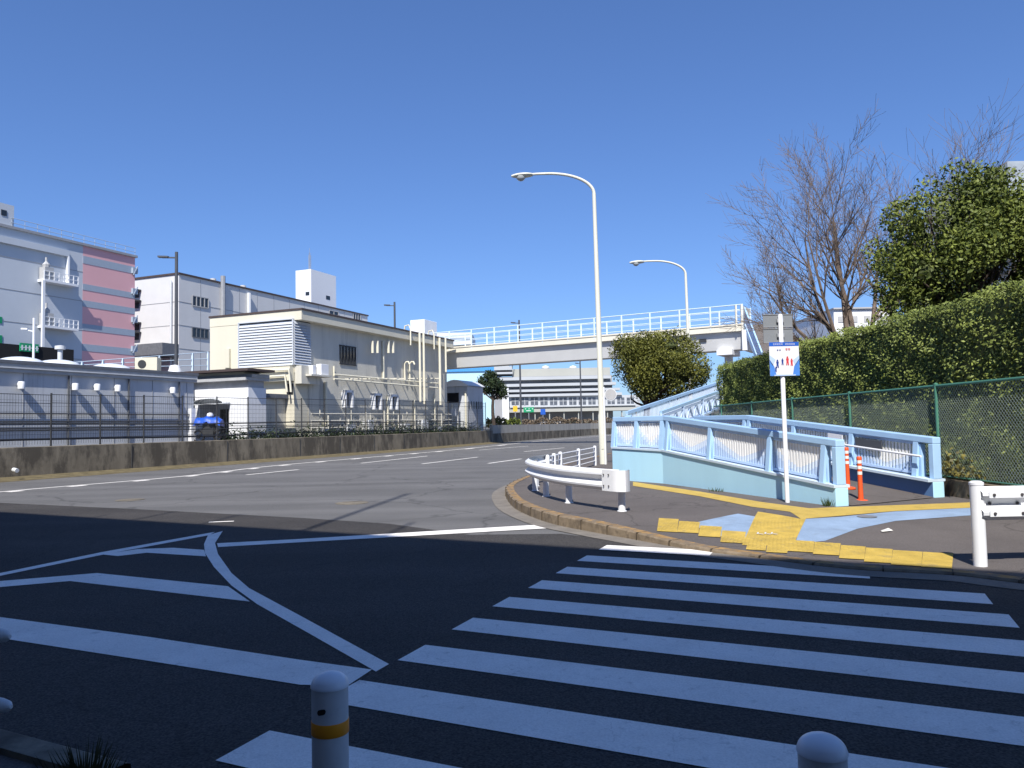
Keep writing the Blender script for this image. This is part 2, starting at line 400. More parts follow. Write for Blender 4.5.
# near footway the camera stands on
def nk(x): return 2.4-.5*x
K = MB(); K.flat([(-9,nk(-9)),(-1.75,nk(-1.75)),(3.5,nk(3.5)),(-1,-2.6),(-14,3.6),(-14,nk(-14))], .05); struct(K, 'near_footway', 'pave')
K = MB()
nkp = [(-14,nk(-14)),(-5,nk(-5)),(-1.75,nk(-1.75))]
K.strip(nkp, [[(.0,.08),(-.13,.08),(-.15,.07),(-.16,-.01)]]*3); K.strip(nkp, [[(0,.08),(0,.05)]]*3)
struct(K, 'near_kerb', 'wallconc')

# ---- road markings
V = Vector((.905, -.425))
mk = MB()
TL = [(1.12,9.49),(.81,8.81),(.54,8.14),(.25,7.47),(-.06,6.78),(-.34,6.08),(-.63,5.36),(-.94,4.65),(-1.24,3.91)]
LEN = [1.29, 2.9, 3.75, 3.8, 3.85, 3.9, 3.9, 3.9, 3.9]
for i, (x, y) in enumerate(TL):
    a = Vector((x, y)); e = Vector((-.14, -.335)); L_ = V*LEN[i]
    f = Vector((-.16, -.37)) if 2 <= i else e
    mk.flat([tuple(a), tuple(a+e), tuple(a+L_+f), tuple(a+L_)], .0125 if i == 0 else .0075)
struct(mk, 'crosswalk_marking', 'roadpaint')
mk = MB()
def pp(pts, z=.008): mk.flat([P(*p, z) for p in pts], z)
pp([(-150,589),(0,617),(150,637),(300,659.7),(372,669.5),(347,686),(300,684.6),(150,661),(0,638),(-150,611)])
pp([(222.7,531),(215,543),(218,554),(231.5,573),(249,588),(300,615.5),(389,664),(376,671.5),(312,635),(257,604),(231.5,585.5),(214,567),(205,553),(204,544),(208,535)])
pp([(-150,612),(-150,606),(0,581),(97,573),(228,586.2),(250,601.5),(70,581),(0,587)], .0085)
pp([(-150,604),(-150,601),(0,573),(102,552),(215,531.8),(209,535.2),(102,554.8),(0,575.8)], .0088)
pp([(102,554.4),(138,549),(173,547.7),(204,549.8),(206,556.3),(147,552.7),(118,556)], .0092)
pp([(217,543.2),(300,538.9),(569,522.8),(577,525.4),(569,527),(300,542.2),(218,547)], .0085)
struct(mk, 'lane_divider_marking', 'roadpaint')
mk = MB()
edge = [P(-120,506),P(0,492),P(180,476.6),P(274,465.8),P(380,456.4),P(461,449.2),(3.6,73),(12.7,95),(24,122)]
edge = [(p[0], p[1]) for p in spline(edge, 6)]
mk.strip(edge, [[(-.06, .005), (.09, .005)]]*len(edge))
acc = 0
for i in range(len(edge)-1):
    if i % 2 == 0 and i < 34: 
        a, b = edge[i], edge[i+1]
        m_ = ((a[0]+b[0])/2, (a[1]+b[1])/2)
        mk.strip([a, m_], [[(.16, .005), (.42, .005)]]*2)
for a, b in [((-6.5,32.9),(-4.4,39.4)),((-2.1,47.4),(1.05,54)),((-3.7,31.2),(-1.7,36.8)),((-1.0,30.5),(.35,34)),((-9.0,26),(-8.0,28.7)),((0.6,43),(3.2,48.5))]:
    mk.strip([a, b], [[(-.07, .005), (.07, .005)]]*2)
mk.strip([P(209,522.5),P(234,521.5)], [[(-.03,.0085),(.06,.0085)]]*2)
struct(mk, 'lane_marking', 'roadpaint')

mk = MB(); q = P(352, 503, 0); mk.lathe((q[0], q[1], .001), [(.33,0),(.33,.005)], 24); q = P(130, 500, 0); mk.lathe((q[0], q[1], .001), [(.3,0),(.3,.005)], 24)
struct(mk, 'manhole_cover', 'wallconc')
# tactile paving and painted path on the footway
blue1 = [(690,524),(738,513.8),(757,517),(747,545),(706,531)]
blue2 = [(803,519.2),(841,517),(896,511.5),(971,508),(1010,506),(1010,513),(971,515.5),(896,521),(857,529),(825,541),(795,544)]
sheet('painted_path', 'bluepath', [[PS(*p) for p in q] for q in (blue1, blue2)], .003)
yl = [[(633,482),(700,491.8),(760,502),(809,508.5),(896,505.4),(975,502.5),(975,507.8),(896,511.3),(841,516),(801,519.3),(790,512),(752,507),(700,496.5),(633,486)],
      [(758,512),(801,519.4),(806,519),(793,546),(742,545.5)]]
yt = []
for x, y, w_, h_ in ((659,519,19.5,12),(679.3,522,20.5,10),(700.3,526.5,21.5,9.5),(722.3,531.5,23.5,10.5),(748,541.5,19,8),(768,543.5,20.5,8.5),
                     (789.5,541.0,25,10),(815,543,25.5,11),(841,546.2,24.5,12),(866,548.7,26.5,13),(893,551.2,29.5,13.5),(923.2,553.0,30,14)):
    yt.append([(x,y-.5),(x+w_+.2,y-.5+.06*w_),(x+w_-1.3,y+.06*w_+h_+.6),(x-2.0,y+h_+.6)])
sheet('tactile_edge_paving', 'yellow', [[PS(*p) for p in q] for q in yl[:1]], .005)
sheet('tactile_block_paving', 'tactile', [[PS(*p) for p in q] for q in yl[1:]], .007)
sheet('tactile_paving', 'tactile', [[PS(*p) for p in q] for q in yt], .009)
w = MB()
for px in (762, 769.5, 776):
    a = PS(px-2.5, 531); b = PS(px+2.5, 536)
    zz = zs((a[1]+b[1])/2)+.014
    w.strip([PS(px-2.5,530.5),PS(px+2,531)], [[(0,zz),(.03,zz)]]*2); w.strip([PS(px-2.5,535),PS(px+2,535.5)], [[(0,zz-.002),(.03,zz-.002)]]*2)
    w.strip([PS(px-2.5,530.5),PS(px-3.5,535)], [[(0,zz-.004),(.02,zz-.004)]]*2)
struct(w, 'worn_path_marking', 'posterwhite')
# small steel inspection cover
c0 = PS(867, 517)
w = MB(); w.lathe((c0[0], c0[1], zs(c0[1])+.007), [(.13, 0), (.13, .004)], 20); struct(w, 'inspection_cover', 'metal')
c0 = PS(886, 532)
w = MB(); w.add([(c0[0]-.07,c0[1]-.04,zs(c0[1])+.01),(c0[0]+.08,c0[1]-.02,zs(c0[1])+.02),(c0[0]+.05,c0[1]+.04,zs(c0[1])+.045),(c0[0]-.05,c0[1]+.03,zs(c0[1])+.015)],[(0,1,2),(0,2,3)])
tag(w.build('paper_scrap', 'litter'), 'crumpled scrap of pale paper lying on the dark footway', 'litter')

# ------------------------------------------------------------------ concrete road wall with mesh fence
wp = [(-30,-5.2),(-17,25.6),(-11,39.8),(-7,49.5),(-1.7,65.5)]
W = MB(); W.strip(wp, [[(0,0),(0,.05),(-.02,1.06),(-.26,1.08),(-.26,0)]]*len(wp), closed=True)
wt = thing('retaining_wall', 'long low weathered concrete wall stained black, along the left side of road', 'wall', (-11,39.8,0))
W.build('concrete_body', 'wallconc', wt)
W = MB()
for i in range(1, 9):
    t = i/9*3; k = int(min(2, t)); t -= k
    a = Vector(wp[k+1]); b = Vector(wp[k+2]) if k < 3 else a
    p = a.lerp(b, t); W.box(p.x-.012, p.x+.012, p.y-.012, p.y+.012, .02, 1.02)
W.build('joint', 'dark', wt)
W = MB(); W.strip(wp, [[(1.1,.005),(.35,.05),(.0,.10)]]*len(wp)); struct(W, 'gutter_strip', 'moss')
wp2 = [(-1.7,65.5),(2.0,76.5),(10,98.5),(24,125),(60,165)]
wt2 = thing('planter_wall', 'two tone concrete planter wall below the roadside plants, beyond the bridge', 'wall', (-1.7,65.5,0))
W = MB(); W.strip(wp2, [[(0,0),(0,.8),(-.3,.8),(-.3,0)]]*len(wp2), closed=True); W.build('lower_course', 'wallconc', wt2)
W = MB(); W.strip(wp2, [[(-.05,.801),(-.05,1.52),(-.32,1.52),(-.32,.801)]]*len(wp2), closed=True); W.build('upper_course', 'wallpale', wt2)

# black mesh fence along the wall
fl = [Vector(p) for p in wp]
def along(s):
    """distance s measured from (-17,25.6)"""
    if s < 0:
        d = (fl[1]-fl[0]).normalized(); return fl[1]+d*s
    k = 1
    while k < 3 and s > (fl[k+1]-fl[k]).length: s -= (fl[k+1]-fl[k]).length; k += 1
    return fl[k]+(fl[k+1]-fl[k]).normalized()*s
ft = thing('mesh_fence', 'black wire mesh fence standing behind the stained concrete wall', 'fence', (-17,25.6,1.05))
Ltot = 42.6
def off(p, s):
    q = along(s+.1); d = (q-p).normalized(); return Vector((p.x-d.y*.35, p.y+d.x*.35))
s = -8
first = None
while s <= Ltot:
    p = off(along(s), s); zt = 2.95+.012*max(0, s)
    b = MB(); b.beam((p.x,p.y,1.0),(p.x,p.y,zt),.05,.05); b.build('post', 'dark', ft)
    if s+2 <= Ltot:
        q = off(along(s+2), s+2); w = MB()
        for z in (1.35, 1.72, zt-.35, zt-.05): w.beam((p.x,p.y,z),(q.x,q.y,z),.02,.022)
        for k in range(1, 20):
            t = k/20; r = p.lerp(q, t); w.beam((r.x,r.y,1.15),(r.x,r.y,zt-.03),.006,.006)
        for k in range(8):
            z = 1.3+k*.2; w.beam((p.x,p.y,z),(q.x,q.y,z),.007,.007)
        w.build('mesh_panel', 'dark', ft)
    s += 2
# pipe run and leaf litter behind the wall
b = MB()
for z, r, o_ in ((1.62,.025,.9),(1.86,.035,1.05),(1.3,.045,.8)):
    pts = []
    for s in range(-8, 42, 3):
        p = along(s); q = along(s+.1); d = (q-p).normalized(); pts.append((p.x-d.y*o_, p.y+d.x*o_, z+.03*math.sin(s*1.7)))
    b.tube(pts, r, 6)
tag(b.build('pipe_run', 'dark', smooth=True), 'dark pipes sagging along behind the black mesh fence', 'pipe')
cs = []
for _ in range(7000):
    s = random.uniform(11, 41); p = along(s); q = along(s+.1); d = (q-p).normalized(); o_ = random.uniform(.3, 1.3)
    cs.append((p.x-d.y*o_, p.y+d.x*o_, 1.0+abs(random.gauss(0, .38))*random.random()**.5))
leaves('undergrowth', cs, .14, 'darkleaf', kind='stuff')
# yard level behind the wall
b = MB(); b.flat([(-60,-5),(-30.2,-5.2),(-17.2,25.7),(-11.2,39.9),(-7.2,49.6),(-2.7,69),(1.7,76.7),(-30,110),(-80,60)], .95); struct(b, 'yard', 'ground')
# wall drain pipe end
c0 = P(16, 470, .35)
b = MB(); b.tube([(c0[0]-.12, c0[1]+.06, .36), (c0[0]+.05, c0[1]-.02, .33)], .07, 10); tag(b.build('drain_pipe', 'whitegray', smooth=True), 'short pale drain pipe stub poking out of the stained wall', 'pipe')

# ------------------------------------------------------------------ rotated building frames
ANG = math.atan2(.926, .378); CU, SU = math.cos(ANG), math.sin(ANG)
class Fr:
    def __init__(s, ox, oy): s.ox, s.oy = ox, oy
    def road(s, px, py, y=0):           # pixel -> (X, z) on the plane local y = const
        r = ray(px, py)
        # local Y of point t*r : (x-ox)*(-SU)+(y-oy)*CU = y
        t = (y+(-s.ox*SU+s.oy*CU)*1.0)/(-r[0]*SU+r[1]*CU)
        X = (r[0]*t-s.ox)*CU+(r[1]*t-s.oy)*SU
        return X, EYE+r[2]*t
    def end(s, px, py, x=0):            # pixel -> (Y, z) on the plane local x = const
        r = ray(px, py)
        t = (x+s.ox*CU+s.oy*SU)/(r[0]*CU+r[1]*SU)
        Y = -(r[0]*t-s.ox)*SU+(r[1]*t-s.oy)*CU
        return Y, EYE+r[2]*t
def rbox(mb, fr, x0p, x1p, y0p, y1p, d0, d1, y=0):
    """box on the road face covering the pixel rectangle, from local y=d0..d1"""
    xa, za = fr.road(x0p, (y0p+y1p)/2, y); xb, zb = fr.road(x1p, (y0p+y1p)/2, y)
    xm = (x0p+x1p)/2; _, z1 = fr.road(xm, y0p, y); _, z0 = fr.road(xm, y1p, y)
    mb.box(min(xa, xb), max(xa, xb), y+d0, y+d1, z0, z1); return xa, xb, z0, z1
def ebox(mb, fr, x0p, x1p, y0p, y1p, d0, d1, x=0):
    ya, _ = fr.end(x0p, (y0p+y1p)/2, x); yb, _ = fr.end(x1p, (y0p+y1p)/2, x); xm = (x0p+x1p)/2
    _, z1 = fr.end(xm, y0p, x); _, z0 = fr.end(xm, y1p, x)
    mb.box(x+d0, x+d1, min(ya, yb), max(ya, yb), z0, z1); return ya, yb, z0, z1

# ---- cream two-storey plant building
cf = Fr(-11.9, 42)
cb = thing('plant_building', 'cream two storey plant building with big louvred corner and outside pipes', 'building', (-11.9,42,0), ANG)
LX, LY, ZT = 18.25, 5.95, 8.10
b = MB(); b.box(0, LX, 0, LY+.0, 4.6, ZT-.62); b.box(.02, LX-.02, .02, LY, .9, 4.6); b.build('wall', 'cream', cb, local=True)
# weathered skin on the road side, greyed further to paint in its shade
b = MB(); b.box(1.2, LX-.003, -.012, -.0, .95, ZT-.6); b.build('road_side_cladding', 'creamdirtyshade', cb, local=True)
b = MB(); b.box(-.004, LX+.25, -.5, LY+.01, ZT-.6, ZT-.07); rf = b.build('cornice', 'cream', cb, local=True)
b = MB(); b.box(-.05, LX+.3, -.56, LY+.06, ZT-.07, ZT+.03); b.build('roof_edge', 'roofdark', rf and cb, local=True)
# louvres: end face and short return
lou = MB()
ya, _ = cf.end(240, 345); yb = -.02
z1 = cf.end(294, 320)[1]; z0 = cf.end(270, 365)[1]
n_l = 16
for k in range(n_l):
    z = z0+(z1-z0)*(k+.5)/n_l
    lou.add([(-.12,0,z-.14),(-.12,ya,z-.14),(-.01,ya,z+.05),(-.01,0,z+.05),(-.10,0,z-.16),(-.10,ya,z-.16)],[(0,1,2,3),(0,1,5,4)])
    lou.add([(-.12,-.12,z-.14),(1.35,-.12,z-.14),(1.35,-.015,z+.05),(-.12,-.015,z+.05)],[(0,1,2,3)])
lv = lou.build('louvre', 'louvre', cb, local=True)
b = MB(); b.box(-.012, -.003, 0, ya, z0-.05, z1+.06); b.box(0, 1.38, -.022, -.014, z0-.05, z1+.06); b.build('louvre_backing', 'dark', lv and cb, local=True)
b = MB()
for y_ in (0, ya): b.box(-.15, -.0, y_-.03, y_+.03, z0-.08, z1+.08)
b.box(-.15, 0, 0, ya, z1+.03, z1+.09); b.box(-.15, 0, 0, ya, z0-.09, z0-.04)
b.build('louvre_frame', 'louvre', cb, local=True)
# upper small vent stack on end face, string courses
b = MB(); ebox(b, cf, 226, 231, 349, 368, -.16, 0); b.build('flue', 'cream', cb, local=True)
b = MB(); ebox(b, cf, 245, 294, 368, 382, -.35, -.0); b.build('duct_casing', 'cream', cb, local=True)
b = MB()
for k, yy in enumerate((371, 377)):
    a = cf.end(242, yy+1.5, -.5); c = cf.end(289-4*k, yy-1.5, -.5); e = cf.end(291-4*k, 392, -.5)
    b.tube([(-.5,a[0]+.3,a[1]-.5),(-.5,a[0],a[1]),(-.5,c[0],c[1]),(-.5,e[0],e[1])], .06, 8)
b.build('pipe', 'creampipe', cb, local=True, smooth=True)
b = MB(); b.box(0.03, 1.7, -.45, -.014, cf.road(300,384)[1], z0-.12); b.build('duct_box', 'creamdirtyshade', cb, local=True)
b = MB(); ebox(b, cf, 287, 293, 384, 394, -.03, -.0); b.build('opening', 'black', cb, local=True)
# window in upper floor
def window(mb_parent, fr, px0, px1, py0, py1, bars=4, frame='dark', glass='glass', d=.03):
    f = MB(); xa, xb, zz0, zz1 = rbox(f, fr, px0, px1, py0, py1, -.03, -.014)
    w_ = f.build('window', glass, mb_parent, local=True)
    f = MB(); xa, xb = min(xa, xb), max(xa, xb)
    f.box(xa-.05, xb+.05, -.07, -.031, zz1, zz1+.07); f.box(xa-.05, xb+.05, -.07, -.031, zz0-.07, zz0)
    for k in range(bars+1):
        x = xa+(xb-xa)*k/bars; f.box(x-.02, x+.02, -.07, -.031, zz0, zz1)
    f.build('frame', frame, w_, local=True)
    return w_
window(cb, cf, 339.5, 355, 347, 364, 5)
for (x0p, x1p, y0p, y1p) in ((342,349,390,406),(371,378,393,408),(388,394.5,394,408)):
    f = MB(); xa, xb, zz0, zz1 = rbox(f, cf, x0p+1, x1p-1, y0p+3, y1p, -.03, -.014); w_ = f.build('window', 'glass', cb, local=True)
    f = MB(); f.box(xa-.16, xa-.02, -.30, -.014, zz0-.1, zz1+.16); f.box(xb+.02, xb+.16, -.30, -.014, zz0-.1, zz1+.16); f.box(xa-.16, xb+.16, -.30, -.014, zz1+.02, zz1+.16)
    f.build('hood', 'white', w_, local=True)
# outside pipes
b = MB()
for py, oy in ((375.5, .38), (380, .46)):
    a = cf.road(334, py-1, -oy); c = cf.road(438, py+8, -oy); b.tube([(a[0],-oy,a[1]),(c[0],-oy,c[1])], .055, 8)
b.build('pipe', 'creampipe', cb, local=True, smooth=True)
def vpipe(px, y0p, y1p, r=.07, oy=.12, m='creampipe', goose=False):
    bb = MB(); a = cf.road(px, y0p, -oy); c = cf.road(px, y1p, -oy)
    pts = [(c[0],-oy,c[1]),(c[0],-oy,a[1])]
    if goose: pts = [(c[0],-oy,c[1]),(c[0],-oy,a[1]-.15),(c[0],-oy-.12,a[1]),(c[0],-oy-.3,a[1]),(c[0],-oy-.38,a[1]-.2)]
    bb.tube(pts, r, 8); bb.build('pipe', m, cb, local=True, smooth=True)
vpipe(383.5, 341, 379); vpipe(420.5, 333, 402, .08, .75); vpipe(424.5, 333, 404, .08, .75); vpipe(440.5, 338, 405, .09, .6); vpipe(446, 338, 372, .07, .75)
vpipe(388, 395, 431, .06); vpipe(410, 362, 382, .06, goose=True); vpipe(405, 362, 381, .06, goose=True); vpipe(326, 382, 432, .09); vpipe(334, 366, 376, .05)
vpipe(435, 395, 430, .06); vpipe(415, 400, 430, .05)
for px in (372.6, 377.6, 388.6, 393.2): vpipe(px, 341, 353, .085, .35, goose=False)
b = MB()
for px in range(345, 438, 9):
    a = cf.road(px, 376, 0); b.box(a[0]-.03, a[0]+.03, -.55, -.012, a[1]-.22, a[1]-.15)
b.build('pipe_bracket', 'creamdirtyshade', cb, local=True)
b = MB(); a = cf.road(308, 374, -.6); c = cf.road(341, 374, -.6); b.box(a[0], c[0]-1.2, -.85, -.012, a[1]-.1, a[1]); b.build('platform', 'creamdirtyshade', cb, local=True)
b = MB(); b.box(a[0]+1.0, a[0]+1.7, -.75, -.4, a[1], a[1]+.62); b.box(a[0]+.3, a[0]+.6, -.7, -.35, a[1], a[1]+.5); b.build('air_conditioner', 'white', cb, local=True, bevel=.02)
# ladder hoops / gooseneck vents over the cornice
b = MB()
for px in (409.5, 433):
    a = cf.road(px, 332, -.6); b.tube([(a[0],-.2,ZT+.02),(a[0],-.25,ZT+.35),(a[0],-.55,ZT+.4),(a[0],-.68,ZT+.1),(a[0],-.68,ZT-1.0)], .05, 6)
b.build('overflow_pipe', 'creampipe', cb, local=True, smooth=True)
# roof plant: dark unit, white box
b = MB(); a = D(302, 312, 47); 
b.box(3.6, 5.2, 2.2, 3.2, ZT+.03, ZT+.55); b.build('roof_unit', 'dark', cb, local=True)
b = MB(); a = cf.road(429, 330, 2.5); b.box(a[0]-1.1, a[0]+1.0, 2.3, 3.6, ZT+.03, cf.road(429, 321, 2.5)[1]); b.build('roof_cabinet', 'white', cb, local=True, bevel=.03)
# lower annex in front of end wall
b = MB(); b.box(-2.4, -.02, .6, 6.1, .95, 3.2); an = b.build('annex', 'creamdirtyshade', cb, local=True)
b = MB(); b.box(-2.65, -.02, .4, 6.3, 3.2, 3.42); b.build('annex_roof', 'roofgrey', cb, local=True)
f = MB(); f.box(-2.43, -2.404, 3.6, 4.9, 1.3, 2.7); w_ = f.build('window', 'glass', cb, local=True)
f = MB()
for k in range(5): f.box(-2.47, -2.432, 3.55+k*.34, 3.6+k*.34, 1.25, 2.75)
f.build('frame', 'dark', w_, local=True)
f = MB(); f.box(-2.43, -2.404, 1.2, 2.9, 1.0, 2.75); f.build('shutter', 'lowwall', cb, local=True)
f = MB()
for k in range(6):
    y = .8+k*.95; f.tube([(-2.52,y,.95),(-2.52,y,2.6+.3*math.sin(k*2.1))], .035+.02*(k % 2), 6)
f.tube([(-2.6,.5,2.9),(-2.6,6.2,2.95)], .05, 6)
f.build('pipe', 'creampipe', cb, local=True, smooth=True)
# road side clutter pipes at the bottom
f = MB()
for k in range(26):
    x = 1.2+k*.66+.2*math.sin(k*3.1); h = 1.9+.7*abs(math.sin(k*1.3)); f.tube([(x,-.2-.1*(k % 3),.95),(x,-.2-.1*(k % 3),h)], .03+.012*(k % 3), 5)
for z in (1.55, 1.95, 2.35): f.tube([(1,-.35,z),(LX,-.35,z+.05)], .035, 5)
f.build('service_pipe', 'creamdirtyshade', cb, local=True, smooth=True)
f = MB()
for k in range(7):
    x = 2+k*2.3; f = MB(); f.box(x, x+.5+.3*(k % 2), -.5, -.012, 1.0, 1.5+.25*(k % 3)); f.build('meter_box', 'whitegray', cb, local=True)

# ---- low grey building
lf = Fr(-18.6, 28)
lb = thing('low_building', 'low grey clad building with white roof domes behind the mesh fence', 'building', (-18.6,28,0), ANG)
ZL = 4.27; LLX = 9.35
b = MB(); b.box(-22, LLX, .17, 9, .9, ZL-.42); b.build('wall', 'lowwall', lb, local=True)
b = MB(); b.box(-22.1, LLX+.15, 0, 9.2, ZL-.12, ZL); b.build('roof', 'roofgrey', lb, local=True)
b = MB(); b.box(-22.05, LLX+.1, .03, .2, ZL-.24, ZL-.121); b.box(-22.05, LLX+.1, .06, .2, ZL-.44, ZL-.26); b.build('eave', 'eave', lb, local=True)
b = MB(); b.box(-22.05, LLX+.1, .005, .05, ZL-.30, ZL-.25); b.build('gutter', 'whitegray', lb, local=True)
for px, py in ((21,385.5),(75,387),(97,387.5),(117.5,388.5),(172.5,390.5)):
    X, z = lf.road(px, py, .0)
    b = MB(); b.lathe((X,-.02,z-.14), [(.07,0),(.11,.01),(.12,.02),(.12,.26),(.10,.29),(.0,.30)], 12); h = b.build('vent_hood', 'white', lb, local=True, smooth=True)
    b = MB(); b.tube([(X,.0,z+.05),(X,.18,z+.05)], .06, 8); b.build('duct_stub', 'whitegray', h, local=True, smooth=True)
for k, X in enumerate((-1.1, 2.75, 5.6, 8.4)):
    b = MB(); b.tube([(X,.1,ZL-.45),(X,.1,1.0)], .035, 6); b.build('downpipe', 'darkpole', lb, local=True, smooth=True)
for px in (20, 58, 110):
    X, z = lf.road(px, 361, 2.2); b = MB()
    b.lathe((X,2.2,ZL), [(.95,0),(.95,.07)], 20); b.slot(1).lathe((X,2.2,ZL+.07), [(.88*math.cos(a),.30*math.sin(a)) for a in [i*PI/16 for i in range(8)]], 20)
    b.build('roof_dome', ['eave','dome'], lb, local=True, smooth=True)
b = MB()
for z in (1.75, 2.0, 2.3): b.tube([(-20,.09,z),(LLX,.09,z)], .03, 6)
b.build('conduit', 'darkpole', lb, local=True, smooth=True)
b = MB()
for k in range(-10, 5): b.box(k*2.0+.9, k*2.0+.93, .155, .169, .95, ZL-.45)
b.build('panel_grooves', 'greyseam', lb, local=True)
b = MB(); b.box(LLX-.35, LLX-.1, -.05, .15, .95, 2.6); b.build('corner_post', 'white', lb, local=True)

# ---- entrance block beside it
ef = Fr(-13.05, 38)
eb = thing('entrance_block', 'small white entrance block with dark canopy roof beside the low grey building', 'building', (-13.05,38,0), ANG)
yl_, _ = ef.end(195, 400)
b = MB(); b.box(0, 1.3, 0, yl_, 2.9, 3.62)
y0, _ = ef.end(229, 410); y1, _ = ef.end(200, 410)
b.box(0, 1.3, 0, y0, .9, 2.9); b.box(0, 1.3, y1, yl_, .9, 2.9); b.box(.9, 1.3, y0, y1, .9, 2.9); b.build('wall', 'white', eb, local=True)
b = MB(); b.box(.87, .898, y0+.1, y1-.5, .95, 2.6); dr = b.build('door', 'glass', eb, local=True)
b = MB(); b.box(.84, .868, (y0+y1)/2-.03, (y0+y1)/2+.03, .95, 2.6); b.box(.8, .84, (y0+y1)/2+.1, (y0+y1)/2+.14, 1.6, 2.0); b.build('handle', 'metal', dr, local=True)
b = MB()
for k in range(8):
    a0 = PI*k/8; a1 = PI*(k+1)/8; ym = (y0+y1)/2; hw = (y1-y0)/2+.1
    b.add([(-.55,ym-hw*math.cos(a0),2.86+.25*math.sin(a0)),(-.55,ym-hw*math.cos(a1),2.86+.25*math.sin(a1)),(-.003,ym-hw*math.cos(a1),2.9+.3*math.sin(a1)),(-.003,ym-hw*math.cos(a0),2.9+.3*math.sin(a0))],[(0,1,2,3)])
b.box(-.55, -.003, y0-.1, y1+.1, 2.82, 2.86); b.build('door_canopy', 'whitegray', eb, local=True)
b = MB(); b.box(.1, 1.25, .1, yl_+.3, 3.62, 3.98); b.build('parapet', 'eave', eb, local=True)
b = MB(); b.box(-.25, 1.5, -.05, yl_+.2, 3.98, 4.12); b.box(.15, 1.45, -.1, yl_+.1, 4.12, 4.3); b.build('canopy_roof', 'eave', eb, local=True)
b = MB(); b.box(-.5, 1.5, -.4, yl_+.8, 4.42, 4.54); b.build('upper_canopy', 'roofdark', eb, local=True)
b = MB(); b.box(.1, 1.3, .4, yl_+.2, 4.3, 4.42); b.build('canopy_band', 'cream', eb, local=True)

# blue tarp covered bike in the doorway
ct = D(209, 425, 36.5)
t = thing('covered_motorbike', 'motorbike under a bright blue tarp in front of the entrance block', 'motorbike', (ct[0], ct[1], .95), 0)
b = MB(); ns = 10
vs = []; fs = []
for i in range(ns+1):
    u = i/ns; x = -.62+1.24*u; hh = 1.13+.12*math.sin(u*PI)+.05*math.sin(u*17)
    for j in range(7):
        a = PI*j/6; vs.append((x, -.3*math.cos(a)+.02*math.sin(i*3+j), hh-.32*(1-math.sin(a))-.03*math.sin(i*2.3+j*1.7)))
for i in range(ns):
    for j in range(6): fs.append((i*7+j, i*7+j+1, (i+1)*7+j+1, (i+1)*7+j))
fs.append(tuple(range(7))); fs.append(tuple(ns*7+6-j for j in range(7)))
b.add(vs, fs); b.build('tarp', 'tarp', t, local=True, smooth=True)
for sx in (-.5, .5):
    b = MB(); b.tube([(sx+.27*math.cos(a), 0, .3+.27*math.sin(a)) for a in [2*PI*k/16 for k in range(17)]], .05, 6); b.tube([(sx,-.04,.3),(sx,.04,.3)], .1, 8)
    b.build('wheel', 'black', t, local=True, smooth=True)
b = MB(); b.beam((-.5,0,.3),(-.2,0,.8),.06,.08); b.beam((.5,0,.3),(.25,0,.85),.06,.08); b.box(-.25,.25,-.14,.14,.35,.85); b.build('frame', 'dark', t, local=True)
b = MB(); b.lathe((.05,0,1.24), [(.14,0),(.16,.06),(.12,.16),(.0,.19)], 10); b.build('helmet_box', 'white', t, local=True, smooth=True)

# ---- deck railing above the low building and AC unit
rt = thing('roof_railing', 'pale blue pipe railing on the roof deck behind the white domes', 'railing', (-24,44,4.5))
a = D(84, 366, 44); c = D(208, 361, 52)
a0 = D(60, 366, 42.5)
pts = [Vector(D(60,371,42.5)), Vector(D(208,372,52))]
top0 = D(60,363.5,42.5)[2]; top1 = D(208,352,52)[2]
b = MB()
for k in range(4):
    t_ = k/3; b.tube([(pts[0].x,pts[0].y,pts[0].z+(top0-pts[0].z)*t_),(pts[1].x,pts[1].y,pts[1].z+(top1-pts[1].z)*t_)], .03, 6)
b.build('rail', 'railblue', rt, smooth=True)
for k in range(9):
    t_ = k/8; p = pts[0].lerp(pts[1], t_); zt = top0+(top1-top0)*t_
    b = MB(); b.beam((p.x,p.y,p.z-.4),(p.x,p.y,zt),.13,.1); b.build('post', 'railblue', rt)
b = MB(); b.prism([(pts[0].x-.5,pts[0].y-.1),(pts[1].x+.0,pts[1].y-.1),(pts[1].x-3,pts[1].y+5),(pts[0].x-6,pts[0].y+5)], .5, pts[0].z-.35)
tag(b.build('deck_block', 'eave'), 'plain grey block carrying the pale blue railing behind the low building', 'building')
t = D(143, 366, 41)
ac = thing('air_conditioner', 'cream outdoor air conditioner with dark fan grille beyond the low grey roof', 'air conditioner', (t[0], t[1], 3.6))
b = MB(); b.box(-.45,.75,0,.5,-.0,D(143,357.5,41)[2]-3.6); b.build('casing', 'cream', ac, local=True, bevel=.02)
b = MB(); b.tube([(-.05,-.03,1.55),(-.05,.01,1.55)], .22, 16); b.build('fan_grille', 'dark', ac, local=True)
b = MB(); b.lathe((0,0,0), [(.1,0),(.12,.1),(.45,.2),(.3,.6),(.25,.8),(0,.85)], 12)
o = b.build('roof_ventilator', 'white', smooth=True); o.location = D(175, 376, 39.5); o.location.z = 4.1; tag(o, 'small white mushroom ventilator beyond the end of the low roof', 'ventilator')
b = MB(); q = D(60, 366, 39); b.tube([(q[0],q[1],3.6),(q[0],q[1],D(60,348,39)[2])], .12, 10); b.lathe((q[0],q[1],D(60,350,39)[2]), [(.12,0),(.25,.03),(.25,.2),(0,.25)], 12)
tag(b.build('flue', 'whitegray', smooth=True), 'white capped flue in front of the pink and grey wall', 'flue')

